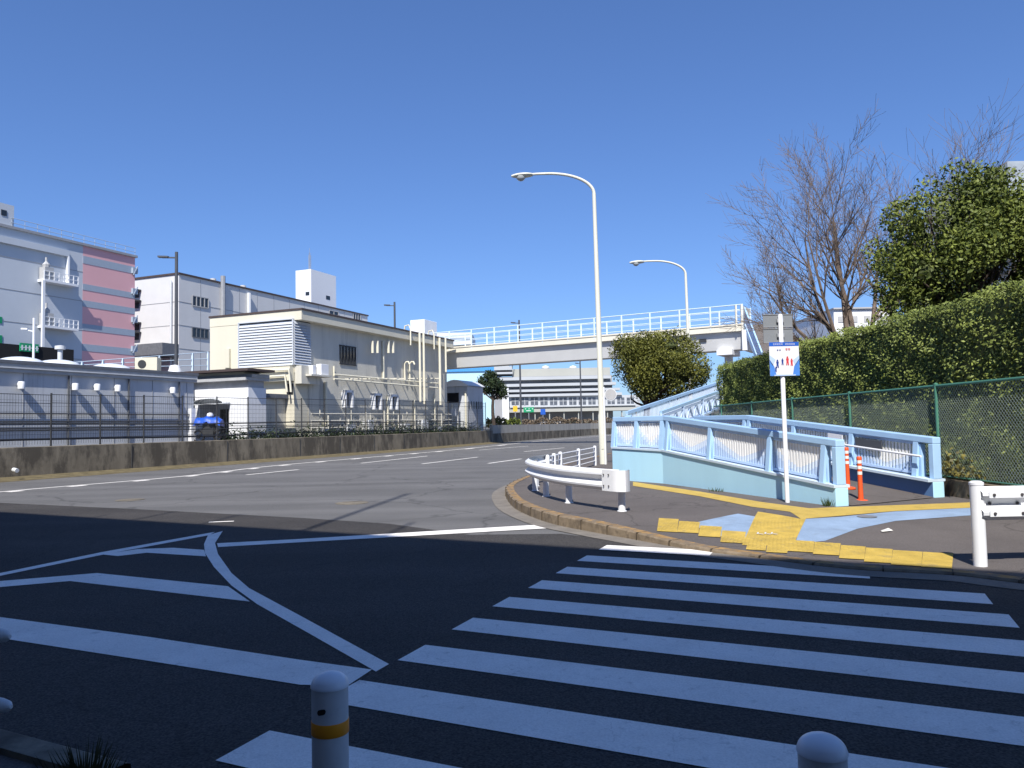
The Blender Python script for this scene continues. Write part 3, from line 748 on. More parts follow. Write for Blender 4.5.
# ---- tall pale grey building with tower
gf = Fr(*D(179, 272.5, 97)[:2]); zg = D(179, 272.5, 97)[2]
gb = thing('office_block', 'pale grey panelled block with a flat roof behind the cream plant building', 'building', (gf.ox, gf.oy, 0), ANG)
LG = gf.road(367.5, 311)[0]
b = MB(); b.box(0, LG, 0, 34, 0, zg-.22); b.build('wall', 'greyblg', gb, local=True)
b = MB(); b.box(-.15, LG+.15, -.15, 34.15, zg-.22, zg); b.build('roof', 'roofdark', gb, local=True)
b = MB()
for k in range(1, 7): b.box(.01, LG, -.03, -.002, k*3.0, k*3.0+.07); b.box(-.03, -.002, .01, 34, k*3.0, k*3.0+.07)
for k in range(1, 12): b.box(LG*k/12-.03, LG*k/12+.03, -.025, -.0015, 1, zg-.4)
b.build('panel_grooves', 'greyseam', gb, local=True)
def gwin(px0, px1, py0, py1, bars=4):
    f = MB(); xa, xb, zz0, zz1 = rbox(f, gf, px0, px1, py0, py1, -.06, -.035); w_ = f.build('window', 'glass', gb, local=True)
    f = MB()
    for k in range(bars+1): x = xa+(xb-xa)*k/bars; f.box(x-.07, x+.07, -.12, -.061, zz0, zz1)
    f.box(xa, xb, -.12, -.061, zz0-.12, zz0); f.box(xa, xb, -.12, -.061, zz1, zz1+.12); f.build('frame', 'roofgrey' if py0 > 320 else 'eave', w_, local=True)
gwin(192, 208, 297.5, 306.5); gwin(192, 208, 329, 337.5); gwin(329, 338, 311.5, 314.5, 2); gwin(353, 360, 314, 320, 3)
for px, r, m_, yt_ in ((223, .32, 'greyseam', 276), (249, .3, 'whitegray', 293)):
    b = MB(); a = gf.road(px, yt_, -.3); b.tube([(a[0],-.3,.5),(a[0],-.3,a[1])], r, 8); b.build('downpipe', m_, gb, local=True, smooth=True)
b = MB(); a = gf.end(172.5, 281); b.tube([(-.25,a[0],.5),(-.25,a[0],a[1])], .12, 8); b.build('downpipe', 'whitegray', gb, local=True, smooth=True)
b = MB(); a = gf.end(170, 345); c = gf.end(135, 357); b.box(-2.6, 0, -.0, 26, a[1]-1.6, a[1]); b.build('shadow_band', 'roofgrey', gb, local=True)  # dark block added where a slanted shadow crosses the end wall
for py in (291, 301.5, 323.5, 333):
    b = MB(); a = gf.end(137, py); b.box(-1.1, -.05, a[0]-.8, a[0]+1.4, a[1]-.1, a[1]+.1); b.box(-.08, -.04, a[0]-.4, a[0]+1, a[1]-.9, a[1]-.15); b.build('window_hood', 'dark', gb, local=True)
# roof vents
b = MB()
for px in (213, 243): 
    b = MB(); a = gf.road(px, 290, 3); b.lathe((a[0], 3, zg), [(.3,0),(.3,.5),(.5,.6),(.4,1.0),(0,1.1)], 10); b.build('roof_vent', 'eave', gb, local=True, smooth=True)
# tower
tf = Fr(*D(311, 269, 136)[:2]); zt = D(311, 269, 136)[2]
tb = thing('roof_tower', 'white stair tower with small aerial mast rising behind the office block roof', 'tower', (tf.ox, tf.oy, 0), ANG)
yl2 = tf.end(295.7, 285)[0]; xr2 = tf.road(336, 285)[0]
b = MB(); b.box(0, xr2, 0, yl2, 0, zt); b.build('wall', 'white', tb, local=True)
b = MB(); a = tf.end(307.5, 293.5); b.box(-.03, -.002, a[0]-.4, a[0]+.4, a[1]-.35, a[1]+.3); b.build('window', 'glass', tb, local=True)
b = MB(); a = tf.road(328, 298); b.box(a[0]-.6, a[0]+.6, -.03, -.002, a[1]-.3, a[1]+.4); b.build('window', 'glass', tb, local=True)
b = MB(); zm = tf.road(309, 248)[1]
for dx, dy in ((0,0),(.35,0),(.17,.3)): b.tube([(.4+dx,.6+dy,zt-.1),(.4+dx,.6+dy,zm-1)], .05, 5)
for k in range(8): z = zt+.3+k*.36; b.beam((.4,.6,z),(.75,.6,z+.3),.03,.03); b.beam((.75,.6,z),(.57,.9,z+.3),.03,.03); b.beam((.57,.9,z),(.4,.6,z+.3),.03,.03)
b.tube([(.55,.7,zm-1),(.55,.7,zm+.3)], .03, 5); b.build('aerial_mast', 'greyseam', tb, local=True)

# ---- big grey and pink warehouse
pf = Fr(*D(135, 255.5, 84)[:2]); zp = D(135, 255.5, 84)[2]
pb = thing('warehouse', 'large blue grey warehouse with a pink banded corner and two balconies', 'building', (pf.ox, pf.oy, 0), ANG)
xp = pf.road(82.5, 300)[0]
b = MB(); b.box(-46, xp, 0, 30, 0, zp-.25); b.build('wall', 'bigwall', pb, local=True)
b = MB(); b.box(xp, 0, -.004, 29.99, 0, zp-.25); b.build('pink_wall', 'pink', pb, local=True)
b = MB()
for a0, a1 in ((267,274),(293,298.7),(308.3,314.3),(330.3,336.3),(349,355.5)):
    b.box(xp, .01, -.03, -.006, pf.road(134.5,a1)[1], pf.road(134.5,a0)[1])
b.build('grey_band', 'bandgrey', pb, local=True)
b = MB(); b.box(-46.2, .2, -.2, 30, zp-.25, zp); b.build('roof', 'greyseam', pb, local=True)
b = MB()
for z in (zp+.35, zp+.8): b.tube([(-14,-.05,z),(0,-.05,z)], .03, 5)
for k in range(12): b.tube([(-13.9+k*1.26,-.05,zp),(-13.9+k*1.26,-.05,zp+.8)], .025, 5)
b.build('roof_rail', 'bandgrey', pb, local=True)
xe = pf.road(14, 215)[0]; zpe = pf.road(14, 206)[1]
b = MB(); b.box(-46, xe, .0, 8, zp, zpe); st = b.build('stair_head', 'bigwall', pb, local=True)
f = MB(); rbox(f, pf, 1, 6.5, 210, 215.5, -.05, -.01); f.build('window', 'glass', pb, local=True)
# ledge and seams
xl_ = pf.road(67.5, 258)[0]; zl_ = pf.road(67.5, 256.5)[1]
b = MB(); b.box(-46, xl_, -.30, -.003, zl_-.05, zl_+.55); b.build('ledge', 'bigwall', pb, local=True)
b = MB(); b.box(xl_-.18, xl_, -.35, -.003, pf.road(67.5,284)[1], zl_-.05); b.build('downpipe', 'white', pb, local=True)
b = MB()
for z in (3,6,9,12,15,18): b.box(-46, xp-.01, -.02, -.003, z, z+.06); 
b.build('panel_grooves', 'greyseam', pb, local=True)
for (yt_, yb_) in ((281, 286), (325.5, 330)):
    x0_, z0_ = pf.road(37.5, yt_+1); x1_, z1_ = pf.road(71.5, yb_-1)
    zz = z1_-.1
    b = MB(); b.box(x0_, x1_, -1.0, -.003, zz-.18, zz+.05); bal = b.build('balcony', 'white', pb, local=True)
    b = MB()
    for k in range(8): x = x0_+(x1_-x0_)*k/7; b.beam((x,-.95,zz),(x,-.95,zz+.85),.08,.08)
    for z in (.42,.85): b.beam((x0_,-.95,zz+z),(x1_,-.95,zz+z),.05,.06)
    b.build('balustrade', 'white', bal, local=True)
    b = MB(); b.box(x0_+.1, x0_+1.0, -.9, -.1, zz+.05, zz+1.25); b.lathe((x0_+.5,-.5,zz+1.25), [(.3,0),(.35,.3),(.1,.6),(.1,1.0),(0,1.02)], 8); b.build('winch', 'eave', bal, local=True)
x0_ = pf.road(37, 300)[0]
b = MB(); b.box(x0_-.15, x0_+.1, -1.0, -.8, pf.road(37,365)[1], pf.road(37,281)[1]); b.build('support_column', 'white', pb, local=True)
for k, py in enumerate((271, 291.5, 320, 349)):
    b = MB(); z = pf.road(133.5, py)[1]; b.box(-.5,.15,-.3,-.03,z-.3,z+.3); b.beam((-.45,-.3,z-.5),(.1,-.3,z+.5),.1,.1); b.build('wall_bracket', 'bandgrey', pb, local=True)
for py0, py1 in ((316.5,323),(335,346),(350,356)):
    b = MB(); rbox(b, pf, -6, 1.8, py0, py1, -.05, -.004); b.build('green_panel', 'signgreen', pb, local=True)
# black canopy + green letter sign
b = MB(); x0_, z0_ = pf.road(13, 357); x1_, z1_ = pf.road(58, 350); b.box(x0_-3, x1_, -2.2, -.003, z1_-3.6, z1_-.1); b.build('loading_bay', 'black', pb, local=True)
x0_, z0_ = pf.road(20, 351, -2.3); x1_, z1_ = pf.road(38.5, 345.5, -2.3)
b = MB(); b.box(x0_, x1_, -2.34, -2.21, z0_, z1_+.1); sg = b.build('sign_board', 'signgreen', pb, local=True)
b = MB()
for k in range(5):
    x = x0_+(x1_-x0_)*(k+.5)/5; z = (z0_+z1_)/2; b.box(x-.07,x+.07,-2.36,-2.342,z-.22,z+.24); b.box(x-.15,x+.15,-2.361,-2.3405,z-.02,z+.06)
b.build('lettering', 'posterwhite', sg, local=True)

# ---- curved roof shed at right of cream building
sh = thing('equipment_shed', 'small grey shed with a pale curved roof at the end of the mesh fence', 'shed', (*D(461,430,61)[:2], .95), ANG)
so = Vector(sh.location)
def shp(px, py, d=61): x, y, z = D(px, py, d); return x, y, z
b = MB(); sf = Fr(*D(468, 432, 62)[:2])
zt_ = D(468, 386, 62)[2]
sh.location = (sf.ox, sf.oy, 0)
yl3 = sf.end(443, 400)[0]; xr3 = sf.road(483, 400)[0]
b = MB(); b.box(0, xr3, 0, yl3, .9, zt_); b.build('wall', 'lowwall', sh, local=True)
b = MB()
cx_ = [( -.15+ (xr3+.3)*k/8) for k in range(9)]
for k in range(8):
    a0 = k/8; a1 = (k+1)/8
    f0 = zt_+.75*math.sin(PI*(.1+.8*a0))-.2; f1 = zt_+.75*math.sin(PI*(.1+.8*a1))-.2
    y0_ = -.15+(yl3+.3)*a0; y1_ = -.15+(yl3+.3)*a1
    b.add([(-.15,y0_,f0),(xr3+.15,y0_,f0),(xr3+.15,y1_,f1),(-.15,y1_,f1),(-.15,y0_,zt_),(-.15,y1_,zt_),(xr3+.15,y0_,zt_),(xr3+.15,y1_,zt_)],[(0,1,2,3),(0,3,5,4),(1,6,7,2)])
b.build('roof', 'white', sh, local=True)
b = MB(); b.box(-.04,-.002,.3,1.2,.95,3.2); b.build('door', 'whitegray', sh, local=True)
b = MB(); b.box(-.05,-.003,yl3*.35,yl3*.9,3.4,4.2); b.build('opening', 'black', sh, local=True)
b = MB()
for k in range(6): b = MB(); b.box(.2+k*xr3/6.5,.2+k*xr3/6.5+.12,-.04,-.002,2.9,3.5); b.build('window', 'midglass', sh, local=True)
b = MB(); b.tube([(-.12,.1,.9),(-.12,.1,4.3)], .08, 8); b.tube([(-.15,yl3*.6,.9),(-.15,yl3*.6,3.3)], .06, 8); b.build('pipe', 'creampipe', sh, local=True, smooth=True)
b = MB(); b.tube([(-.5,yl3*.5,.9),(-.5,yl3*.5,2.6)], .05, 6); b.box(-.62,-.45,yl3*.5-.3,yl3*.5+.1,2.3,2.9); b.build('meter_cabinet', 'white', sh, local=True)

# ------------------------------------------------------------------ footbridge
BR = Vector(D(742,326,48.8)[:2]); BL_ = Vector(D(447,347,60)[:2]); bd = (BL_-BR).normalized(); bn = Vector((-bd.y, bd.x))
if bn.y < 0: bn = -bn
BLE = BR+bd*31; ZD = 7.7
fb = thing('footbridge', 'long pale footbridge with blue railings crossing above the road', 'bridge', (BR.x, BR.y, 0))
def bpt(s, o_, z): p = BR+bd*s+bn*o_; return (p.x, p.y, z)
def bslab(mb, s0, s1, o0, o1, z0, z1):
    mb.add([bpt(s0,o0,z0),bpt(s1,o0,z0),bpt(s1,o1,z0),bpt(s0,o1,z0),bpt(s0,o0,z1),bpt(s1,o0,z1),bpt(s1,o1,z1),bpt(s0,o1,z1)],
           [(0,3,2,1),(4,5,6,7),(0,1,5,4),(1,2,6,5),(2,3,7,6),(3,0,4,7)])
b = MB(); bslab(b, -.05, 31, 0, 2.4, ZD-.48, ZD-.12); b.build('deck', 'bridgecream', fb)
b = MB(); bslab(b, -.1, 31, -.05, .16, ZD-.12, ZD-.02); bslab(b, -.1, 31, 2.24, 2.45, ZD-.12, ZD-.02); b.build('edge_strip', 'bridgecream', fb)
b = MB(); b.add([bpt(.02,.22,ZD-.482),bpt(31,.22,ZD-.482),bpt(31,2.18,ZD-.482),bpt(.02,2.18,ZD-.482),bpt(.02,.55,ZD-1.62),bpt(31,.55,ZD-1.62),bpt(31,1.85,ZD-1.62),bpt(.02,1.85,ZD-1.62)],
       [(0,3,2,1),(4,5,6,7),(0,1,5,4),(1,2,6,5),(2,3,7,6),(3,0,4,7)]); b.build('girder', 'bridge', fb)
b = MB(); bslab(b, -.35, .0, -.1, 2.5, ZD-1.75, ZD-.45); b.build('end_plate', 'white', fb)
b = MB(); a = bpt(2.6, .5, 0); bslab(b, 2.4, 2.9, .30, .40, ZD-1.0, ZD-.8); b.build('name_plate', 'dark', fb)
for o_, m_ in ((0.05, 'railblue'), (2.35, 'railblue')):
    b = MB()
    for z in (.4,.8,1.2): b.tube([bpt(-.1,o_,ZD+z),bpt(31,o_,ZD+z)], .04 if z > 1 else .024, 6)
    b.build('railing', m_, fb, smooth=True)
    for k in range(16):
        b = MB(); s = k*2.05-.02; b.beam(bpt(s,o_,ZD-.3),bpt(s,o_,ZD+1.22),.12,.1); b.build('post', m_, fb)
b = MB()
for s in (0,.35): b.beam(bpt(s,.0,ZD-.5),bpt(s,.0,ZD+1.2),.14,.1)
b.beam(bpt(0,.05,ZD+.6),bpt(0,2.35,ZD+.6),.04,1.1)
b.build('end_frame', 'bridgecream', fb)
for s in (1.2, 27.5):
    b = MB(); bslab(b, s-.2, s+.2, .9, 1.5, 0, ZD-1.75); pr = b.build('pier', 'bridge', fb)
    b = MB(); bslab(b, s-.5, s+.5, .1, 2.3, ZD-1.95, ZD-1.601); b.build('pier_cap', 'white', pr)
# stair flight down from the right end, landing and long ramp flight
Mx = (16.9, 42.2)
E1 = (BR.x+1.6, BR.y+.1)
def flight(parent, p, q, zp_, zq_, wdt, truss=True, mtl='sky_blue'):
    p = Vector(p); q = Vector(q); d = (q-p).normalized(); r = Vector((d.y, -d.x)); L_ = (q-p).length
    def pt(s, o_, z): a = p+d*s+r*o_; zz = zp_+(zq_-zp_)*s/L_+z; return (a.x, a.y, zz)
    b = MB(); b.add([pt(0,0,-.16),pt(L_,0,-.16),pt(L_,wdt,-.16),pt(0,wdt,-.16),pt(0,0,0),pt(L_,0,0),pt(L_,wdt,0),pt(0,wdt,0)],
                    [(0,3,2,1),(4,5,6,7),(0,1,5,4),(1,2,6,5),(2,3,7,6),(3,0,4,7)]); b.build('flight_deck', 'pave', parent)
    for o_ in (-.05, wdt+.05):
        b = MB(); b.beam(pt(0,o_,-.12),pt(L_,o_,-.12),.1,.34); b.build('stringer', 'sky_blue', parent)
        hz_ = 1.06 if truss and o_ > 0 else 1.08
        b = MB(); b.beam(pt(0,o_,hz_),pt(L_,o_,hz_),.09,.10); b.build('handrail', 'sky_blue', parent)
        b = MB(); n_ = max(2, int(L_/.62))
        if truss and o_ > 0:
            b.beam(pt(0,o_,.92),pt(L_,o_,.92),.06,.07); b.beam(pt(0,o_,.42),pt(L_,o_,.42),.06,.07)
            for k in range(n_):
                s0 = L_*k/n_; s1 = L_*(k+.5)/n_; s2 = L_*(k+1)/n_
                b.beam(pt(s0,o_,.90),pt(s1,o_,.44),.05,.06); b.beam(pt(s1,o_,.44),pt(s2,o_,.90),.05,.06)
            for k in range(0, n_+1, 3): b.beam(pt(L_*k/n_,o_,0),pt(L_*k/n_,o_,1.03),.07,.07)
            b.build('truss_panel', 'slatblue', parent)
        else:
            m_ = int(L_/.11)
            for k in range(m_): s = L_*k/m_; b.beam(pt(s,o_,.1),pt(s,o_,1.04),.05,.02)
            b.beam(pt(0,o_,.1),pt(L_,o_,.1),.05,.05)
            b.build('picket_panel', 'slatmid', parent)
flight(fb, E1, (BR.x+1.45, 45.0), ZD-.1, 4.0, 1.3, truss=False)
b = MB(); b.box(14.8, 18.4, 42.9, 45.4, 3.82, 3.97); b.build('landing', 'bridge', fb)
for x, y in ((15.2,43.3),(18.0,45.0)):
    b = MB(); b.tube([(x,y,0),(x,y,3.82)], .15, 10); b.build('landing_column', 'bridge', fb)
flight(fb, (3.8,25.3), (16.1,43.3), .74, 3.93, 1.1)

# ------------------------------------------------------------------ blue approach ramp
F_ = [(4.96,11.9),(3.3,17.0),(2.38,18.5)]
zled = [.43,.85,.89]; ztop = [1.17,1.64,1.64]
def lerp3(A, B, t): return tuple(a+(b-a)*t for a, b in zip(A, B))
rp = thing('access_ramp', 'pale blue footbridge access ramp with slatted railings and wave pattern', 'ramp', (4.0,15,0.1))
def parapet(path, zl, zt_, sgn, endpost=True, panels=None, inner='plinth', over=(.03,.03), skip_top=None):
    """sgn=+1: outside is to the left of the path"""
    n = len(path)
    b = MB(); b.strip(path, [[(-.02,0.02),(-.02,zl[i]),(.22,zl[i]),(.22,0.02)] for i in range(n)], closed=True); b.build('plinth', 'plinth', rp, bevel=.012)
    b = MB(); b.strip(path, [[(-.02-over[0],zl[i]+.002),(-.02-over[0],zl[i]+.045),(.22+over[1],zl[i]+.045),(.22+over[1],zl[i]+.002)] for i in range(n)], closed=True); b.build('ledge', 'ledge', rp)
    b = MB(); b.strip(path, [[(.02,zt_[i]-.11),(.02,zt_[i]),(.19,zt_[i]),(.19,zt_[i]-.11)] for i in range(n)], closed=True); b.build('top_rail', 'sky_blue', rp, bevel=.012)
    def at(seg, t):
        a = path[seg]; c = path[seg+1]; d = (Vector(c)-Vector(a)).normalized(); r = Vector((d.y,-d.x))
        p = Vector(a).lerp(Vector(c), t); return p, d, r, zl[seg]+(zl[seg+1]-zl[seg])*t, zt_[seg]+(zt_[seg+1]-zt_[seg])*t
    for seg, t0, t1 in panels:
        L_ = (Vector(path[seg+1])-Vector(path[seg])).length; n_ = max(4, int(L_*(t1-t0)/.075)); b = MB()
        p, d, r, z0, z1 = at(seg, t0); q, _, _, y0, y1 = at(seg, t1)
        for k in range(n_):
            u = (k+.5)/n_; p, d, r, z0, z1 = at(seg, t0+(t1-t0)*u); c = p+r*.10
            lo = z0+.10; hi = z1-.12; v = .22+.62*(1-abs(2*u-1))**.8; v2 = min(1, v+.2)
            def pk(a0, a1):
                A = c-d*.022; B = c+d*.022
                b.add([(A.x-r.x*.012,A.y-r.y*.012,a0),(B.x-r.x*.012,B.y-r.y*.012,a0),(B.x+r.x*.012,B.y+r.y*.012,a0),(A.x+r.x*.012,A.y+r.y*.012,a0),
                       (A.x-r.x*.012,A.y-r.y*.012,a1),(B.x-r.x*.012,B.y-r.y*.012,a1),(B.x+r.x*.012,B.y+r.y*.012,a1),(A.x+r.x*.012,A.y+r.y*.012,a1)],
                      [(0,1,5,4),(1,2,6,5),(2,3,7,6),(3,0,4,7),(4,5,6,7),(3,2,1,0)])
            b.slot(0); pk(hi-(hi-lo)*v, hi); b.slot(1); pk(hi-(hi-lo)*v2, hi-(hi-lo)*v-.0005)
            b.slot(2)
            if v2 < .99: pk(lo, hi-(hi-lo)*v2-.0005)
        A, d, r, z0, z1 = at(seg, t0); B, _, _, y0, y1 = at(seg, t1)
        b.slot(2)
        for o1, o2 in ((.09,.09),): b.beam((A.x+r.x*.1,A.y+r.y*.1,z0+o1),(B.x+r.x*.1,B.y+r.y*.1,y0+o2),.05,.045)
        b.beam((A.x+r.x*.1,A.y+r.y*.1,z1-.14),(B.x+r.x*.1,B.y+r.y*.1,y1-.14),.05,.045)
        b.build('picket_panel', ['slatwhite','slatmid','slatblue'], rp)
    posts = set()
    for seg, t0, t1 in panels: posts.add((seg, t0)); posts.add((seg, t1))
    for seg, t in posts:
        p, d, r, z0, z1 = at(seg, t)
        for o_ in (.0,):
            a = p+r*(o_+.02); c = p+r*(o_+.10)
            b = MB(); b.beam((a.x-r.x*.04,a.y-r.y*.04,z0+.03),(c.x-r.x*.05,c.y-r.y*.05,z1-.1),.10,.05,up=(r.x,r.y,0))
            b.beam((c.x,c.y,z0+.03),(c.x,c.y,z1-.1),.06,.08,up=(r.x,r.y,0)); b.build('post', 'sky_blue', rp)
    if endpost:
        p, d, r, z0, z1 = at(0, 0); c = p+r*.1+d*.05
        b = MB(); b.beam((c.x,c.y,z0+.045),(c.x,c.y,z1-.11),.1,.17,up=(r.x,r.y,0)); b.build('end_post', 'sky_blue', rp, bevel=.01)
        c = p+r*.1+d*.33; b = MB(); b.beam((c.x,c.y,z0+.045),(c.x,c.y,z1-.11),.08,.1,up=(r.x,r.y,0)); b.build('post', 'sky_blue', rp)
def tfor(px, seg, path):
    a = Vector(path[seg]); c = Vector(path[seg+1]); r = ray(px, 450); k = r[0]/r[1]
    return (k*a.y-a.x)/((c.x-a.x)-k*(c.y-a.y))
t1, t2, t3 = tfor(783,0,F_), tfor(741,0,F_), tfor(709,0,F_)
t_766 = tfor(768,0,F_)
parapet(F_, zled, ztop, 1, panels=[(0,.055,t_766),(0,t_766,t3),(0,t3,.97),(1,.03,.52),(1,.52,.98)])
R0 = Vector((7.0,12.9)); rd = Vector((-.3,.95)).normalized()
Rp = [tuple(R0), tuple(R0+rd*5.3), tuple(R0+rd*7.6)]
Rp_rev = Rp  # outside on the right for this one
zl2 = [.41,.84,.88]; zt2 = [1.15,1.62,1.64]
# shift so that the inner face sits at offset 0 (path is the inner face line)
parapet(Rp, zl2, zt2, -1, panels=[(0,.07,.36),(0,.36,.68),(0,.68,.98),(1,.03,.97)], over=(.10,.03))
# navy sheet over the right plinth's inner face, its shade painted in
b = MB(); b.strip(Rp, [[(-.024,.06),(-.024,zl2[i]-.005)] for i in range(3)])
b.build('plinth_inner_shade', 'plinth_shade', rp)
# inner handrail pipe, white plate, dark plate
def rpt(s, o_, dz): 
    p = R0+rd*s; r = Vector((rd.y,-rd.x)); p = p+r*o_; z = 1.15+.0887*min(s,5.3)+dz; return (p.x,p.y,z)
b = MB(); b.tube([rpt(.15,-.09,-.33),rpt(5.3,-.09,-.33)], .02, 8)
for s in (.5,2,3.5,5): b.tube([rpt(s,-.09,-.33),rpt(s,.06,-.36)], .012, 6)
b.build('inner_handrail', 'white', rp, smooth=True)
def plate(s0, s1, z0, z1, m_):
    b = MB(); A = rpt(s0,.03,z0); B = rpt(s1,.03,z0); C = rpt(s1,.03,z1); D_ = rpt(s0,.03,z1)
    A2 = rpt(s0,.05,z0); B2 = rpt(s1,.05,z0); C2 = rpt(s1,.05,z1); D2 = rpt(s0,.05,z1)
    b.add([A,B,C,D_,A2,B2,C2,D2],[(0,1,2,3),(4,7,6,5),(0,4,5,1),(1,5,6,2),(2,6,7,3),(3,7,4,0)]); b.build('notice_plate', m_, rp)
plate(2.15,2.55,-.34,-.16,'posterwhite'); plate(1.15,1.8,-.34,-.18,'darkpole')
# back parapet of landing
Bp = [(2.45,18.6),(3.05,21.6),(3.72,25.2)]
parapet(Bp, [.89,.89,.92], [1.60,1.62,1.75], 1, endpost=False, panels=[(0,.03,.5),(0,.5,.97),(1,.03,.5),(1,.5,.97)])
# deck
b = MB()
ring = [((5.18,11.9),(6.98,12.85),.152),((3.52,17.05),(5.4,17.95),.60)]
(a0,c0,z0_),(a1,c1,z1_) = ring
b.add([(a0[0],a0[1],z0_+.01),(c0[0],c0[1],z0_+.01),(c1[0],c1[1],z1_),(a1[0],a1[1],z1_)],[(0,1,2,3)])
b.add([(3.52,17.05,.6),(5.4,17.95,.6),(4.9,20.6,.64),(4.74,24.65,.74),(3.8,25.3,.74),(3.15,21.6,.66),(2.6,18.6,.62)],[(0,1,2,3,4,5,6)])
b.build('deck', 'pave', rp)

# ------------------------------------------------------------------ orange delineator posts
def delineator(x, y, z, label):
    t = thing('delineator_post', label, 'bollard', (x,y,z), 0, 'orange delineator posts at the ramp mouth')
    b = MB(); b.lathe((0,0,0), [(.13,0),(.13,.02),(.10,.035),(.05,.045)], 20); b.build('base', 'orange', t, local=True, smooth=True)
    b = MB(); b.lathe((0,0,.045), [(.042,0),(.040,.1),(.037,.3),(.037,.62),(.041,.64),(.041,.67),(.03,.685)], 16); s_ = b.build('shaft', 'orange', t, local=True, smooth=True)
    for z_ in (.44, .53, .62):
        b = MB(); b.lathe((0,0,z_), [(.0385,0),(.0385,.05)], 16); b.build('reflective_band', 'reflect', t, local=True, smooth=True)
q = PS(861, 502); delineator(q[0], q[1], zs(q[1]), 'orange delineator post nearer the kerb in the mouth of the blue ramp')
q = P(848, 489.5, .25); delineator(q[0], q[1], .26, 'orange delineator post farther up inside the blue ramp')

# ------------------------------------------------------------------ guard rails
def wbeam_profile(h0, depth=.08):
    """(offset, z) open loop of a W section 0.33 high starting at z=h0"""
    o = [(.0,0),(.02,.015),(.075,.055),(.08,.085),(.02,.135),(.005,.165),(.02,.195),(.08,.245),(.075,.275),(.02,.315),(.0,.33)]
    return [(a, h0+z) for a, z in o]
gt = thing('guardrail', 'white curved steel guardrail around the kerb corner in front of the ramp', 'guardrail', (1.2,13,.15))
gp = spline([(1.60,11.72),(1.28,12.25),(.84,13.2),(.50,14.5),(.33,15.8),(.36,16.8),(.58,17.7),(.92,18.5)], 5)
# beam bulges towards the road: offset negative = left of path (path runs away, road is left)
b = MB()
pr_ = wbeam_profile(.46)
b.strip(gp, [[(-o_, z) for o_, z in pr_]]*len(gp)); b.strip(gp, [[(-o_+.006, z) for o_, z in pr_]]*len(gp)); b.build('beam', 'white', gt, smooth=True)
b = MB(); e0 = Vector(gp[0]); d0 = (Vector(gp[1])-e0).normalized(); r0 = Vector((d0.y,-d0.x))
ep = [tuple(e0+r0*.16-d0*.02), tuple(e0+r0*.10-d0*.12), tuple(e0-r0*.02-d0*.16), tuple(e0-r0*.10-d0*.08), tuple(e0-r0*.105+d0*.05), tuple(e0-r0*.10+d0*.30)]
b.strip(ep, [[(0,.465),(0,.785)]]*len(ep)); b.strip(ep, [[(.006,.465),(.006,.785)]]*len(ep)); en = b.build('end_plate', 'white', gt, smooth=True)
b = MB()
for dz in (.08,.25):
    for dd in (.12,.24):
        c = e0-r0*.112+d0*dd; b.tube([(c.x,c.y,.465+dz),(c.x-r0.x*.012,c.y-r0.y*.012,.465+dz)], .012, 8)
b.build('bolt', 'bolt', en)
for (x, y) in ((1.66,11.85),(.99,13.15),(.6,14.55),(.45,15.7),(.45,17.0)):
    p = min(gp, key=lambda q: (q[0]-x)**2+(q[1]-y)**2); i = gp.index(p)
    d = (Vector(gp[min(i+1,len(gp)-1)])-Vector(gp[max(i-1,0)])).normalized(); r = Vector((d.y,-d.x)); c = Vector(p)+r*.10
    b = MB(); z = zs(c.y)
    b.lathe((c.x,c.y,z), [(.075,0),(.075,.01),(.057,.012),(.055,.30)], 14); ps = b.build('post', 'white', gt, smooth=True)
    b = MB(); b.lathe((c.x,c.y,z+.30), [(.055,0),(.055,.22),(.05,.27),(0,.28)], 12); b.beam((c.x-r.x*.1,c.y-r.y*.1,.62),(c.x,c.y,.62),.09,.16); b.build('bracket', 'metal', ps, smooth=True)

pt_ = thing('pipe_guard_fence', 'low white pipe fence between the curved guardrail and street lamp base', 'fence', (1.5,21,.15))
fp = [(.80,18.2),(1.0,19.1),(1.22,20.1),(1.88,22.3),(2.62,24.8)]
for i, (x, y) in enumerate(fp):
    b = MB(); b.lathe((x,y,zs(y)), [(.052,0),(.052,.60),(.045,.625),(.0,.635)], 12); b.build('post', 'white', pt_, smooth=True)
b = MB()
for z in (.72,.58,.44,.30): b.tube([(x,y,z) for x, y in fp], .018 if z < .7 else .022, 8)
b.build('rail', 'white', pt_, smooth=True)

rg = thing('guardrail', 'short white guardrail with a bolted beam right of the tactile paving', 'guardrail', (4.65,7.5,.03))
c = P(980.5, 566, .03)
b = MB(); b.lathe((c[0],c[1],.03), [(.062,0),(.062,.79),(.066,.79),(.066,.815),(.04,.83),(0,.832)], 20); b.build('post', 'white', rg, smooth=True)
b = MB(); b.lathe((c[0]+2,c[1],.03), [(.062,0),(.062,.79),(.066,.79),(.066,.815),(.04,.83),(0,.832)], 20); b.build('post', 'white', rg, smooth=True)
y_ = c[1]-.02; b = MB()
pr_ = wbeam_profile(.475)
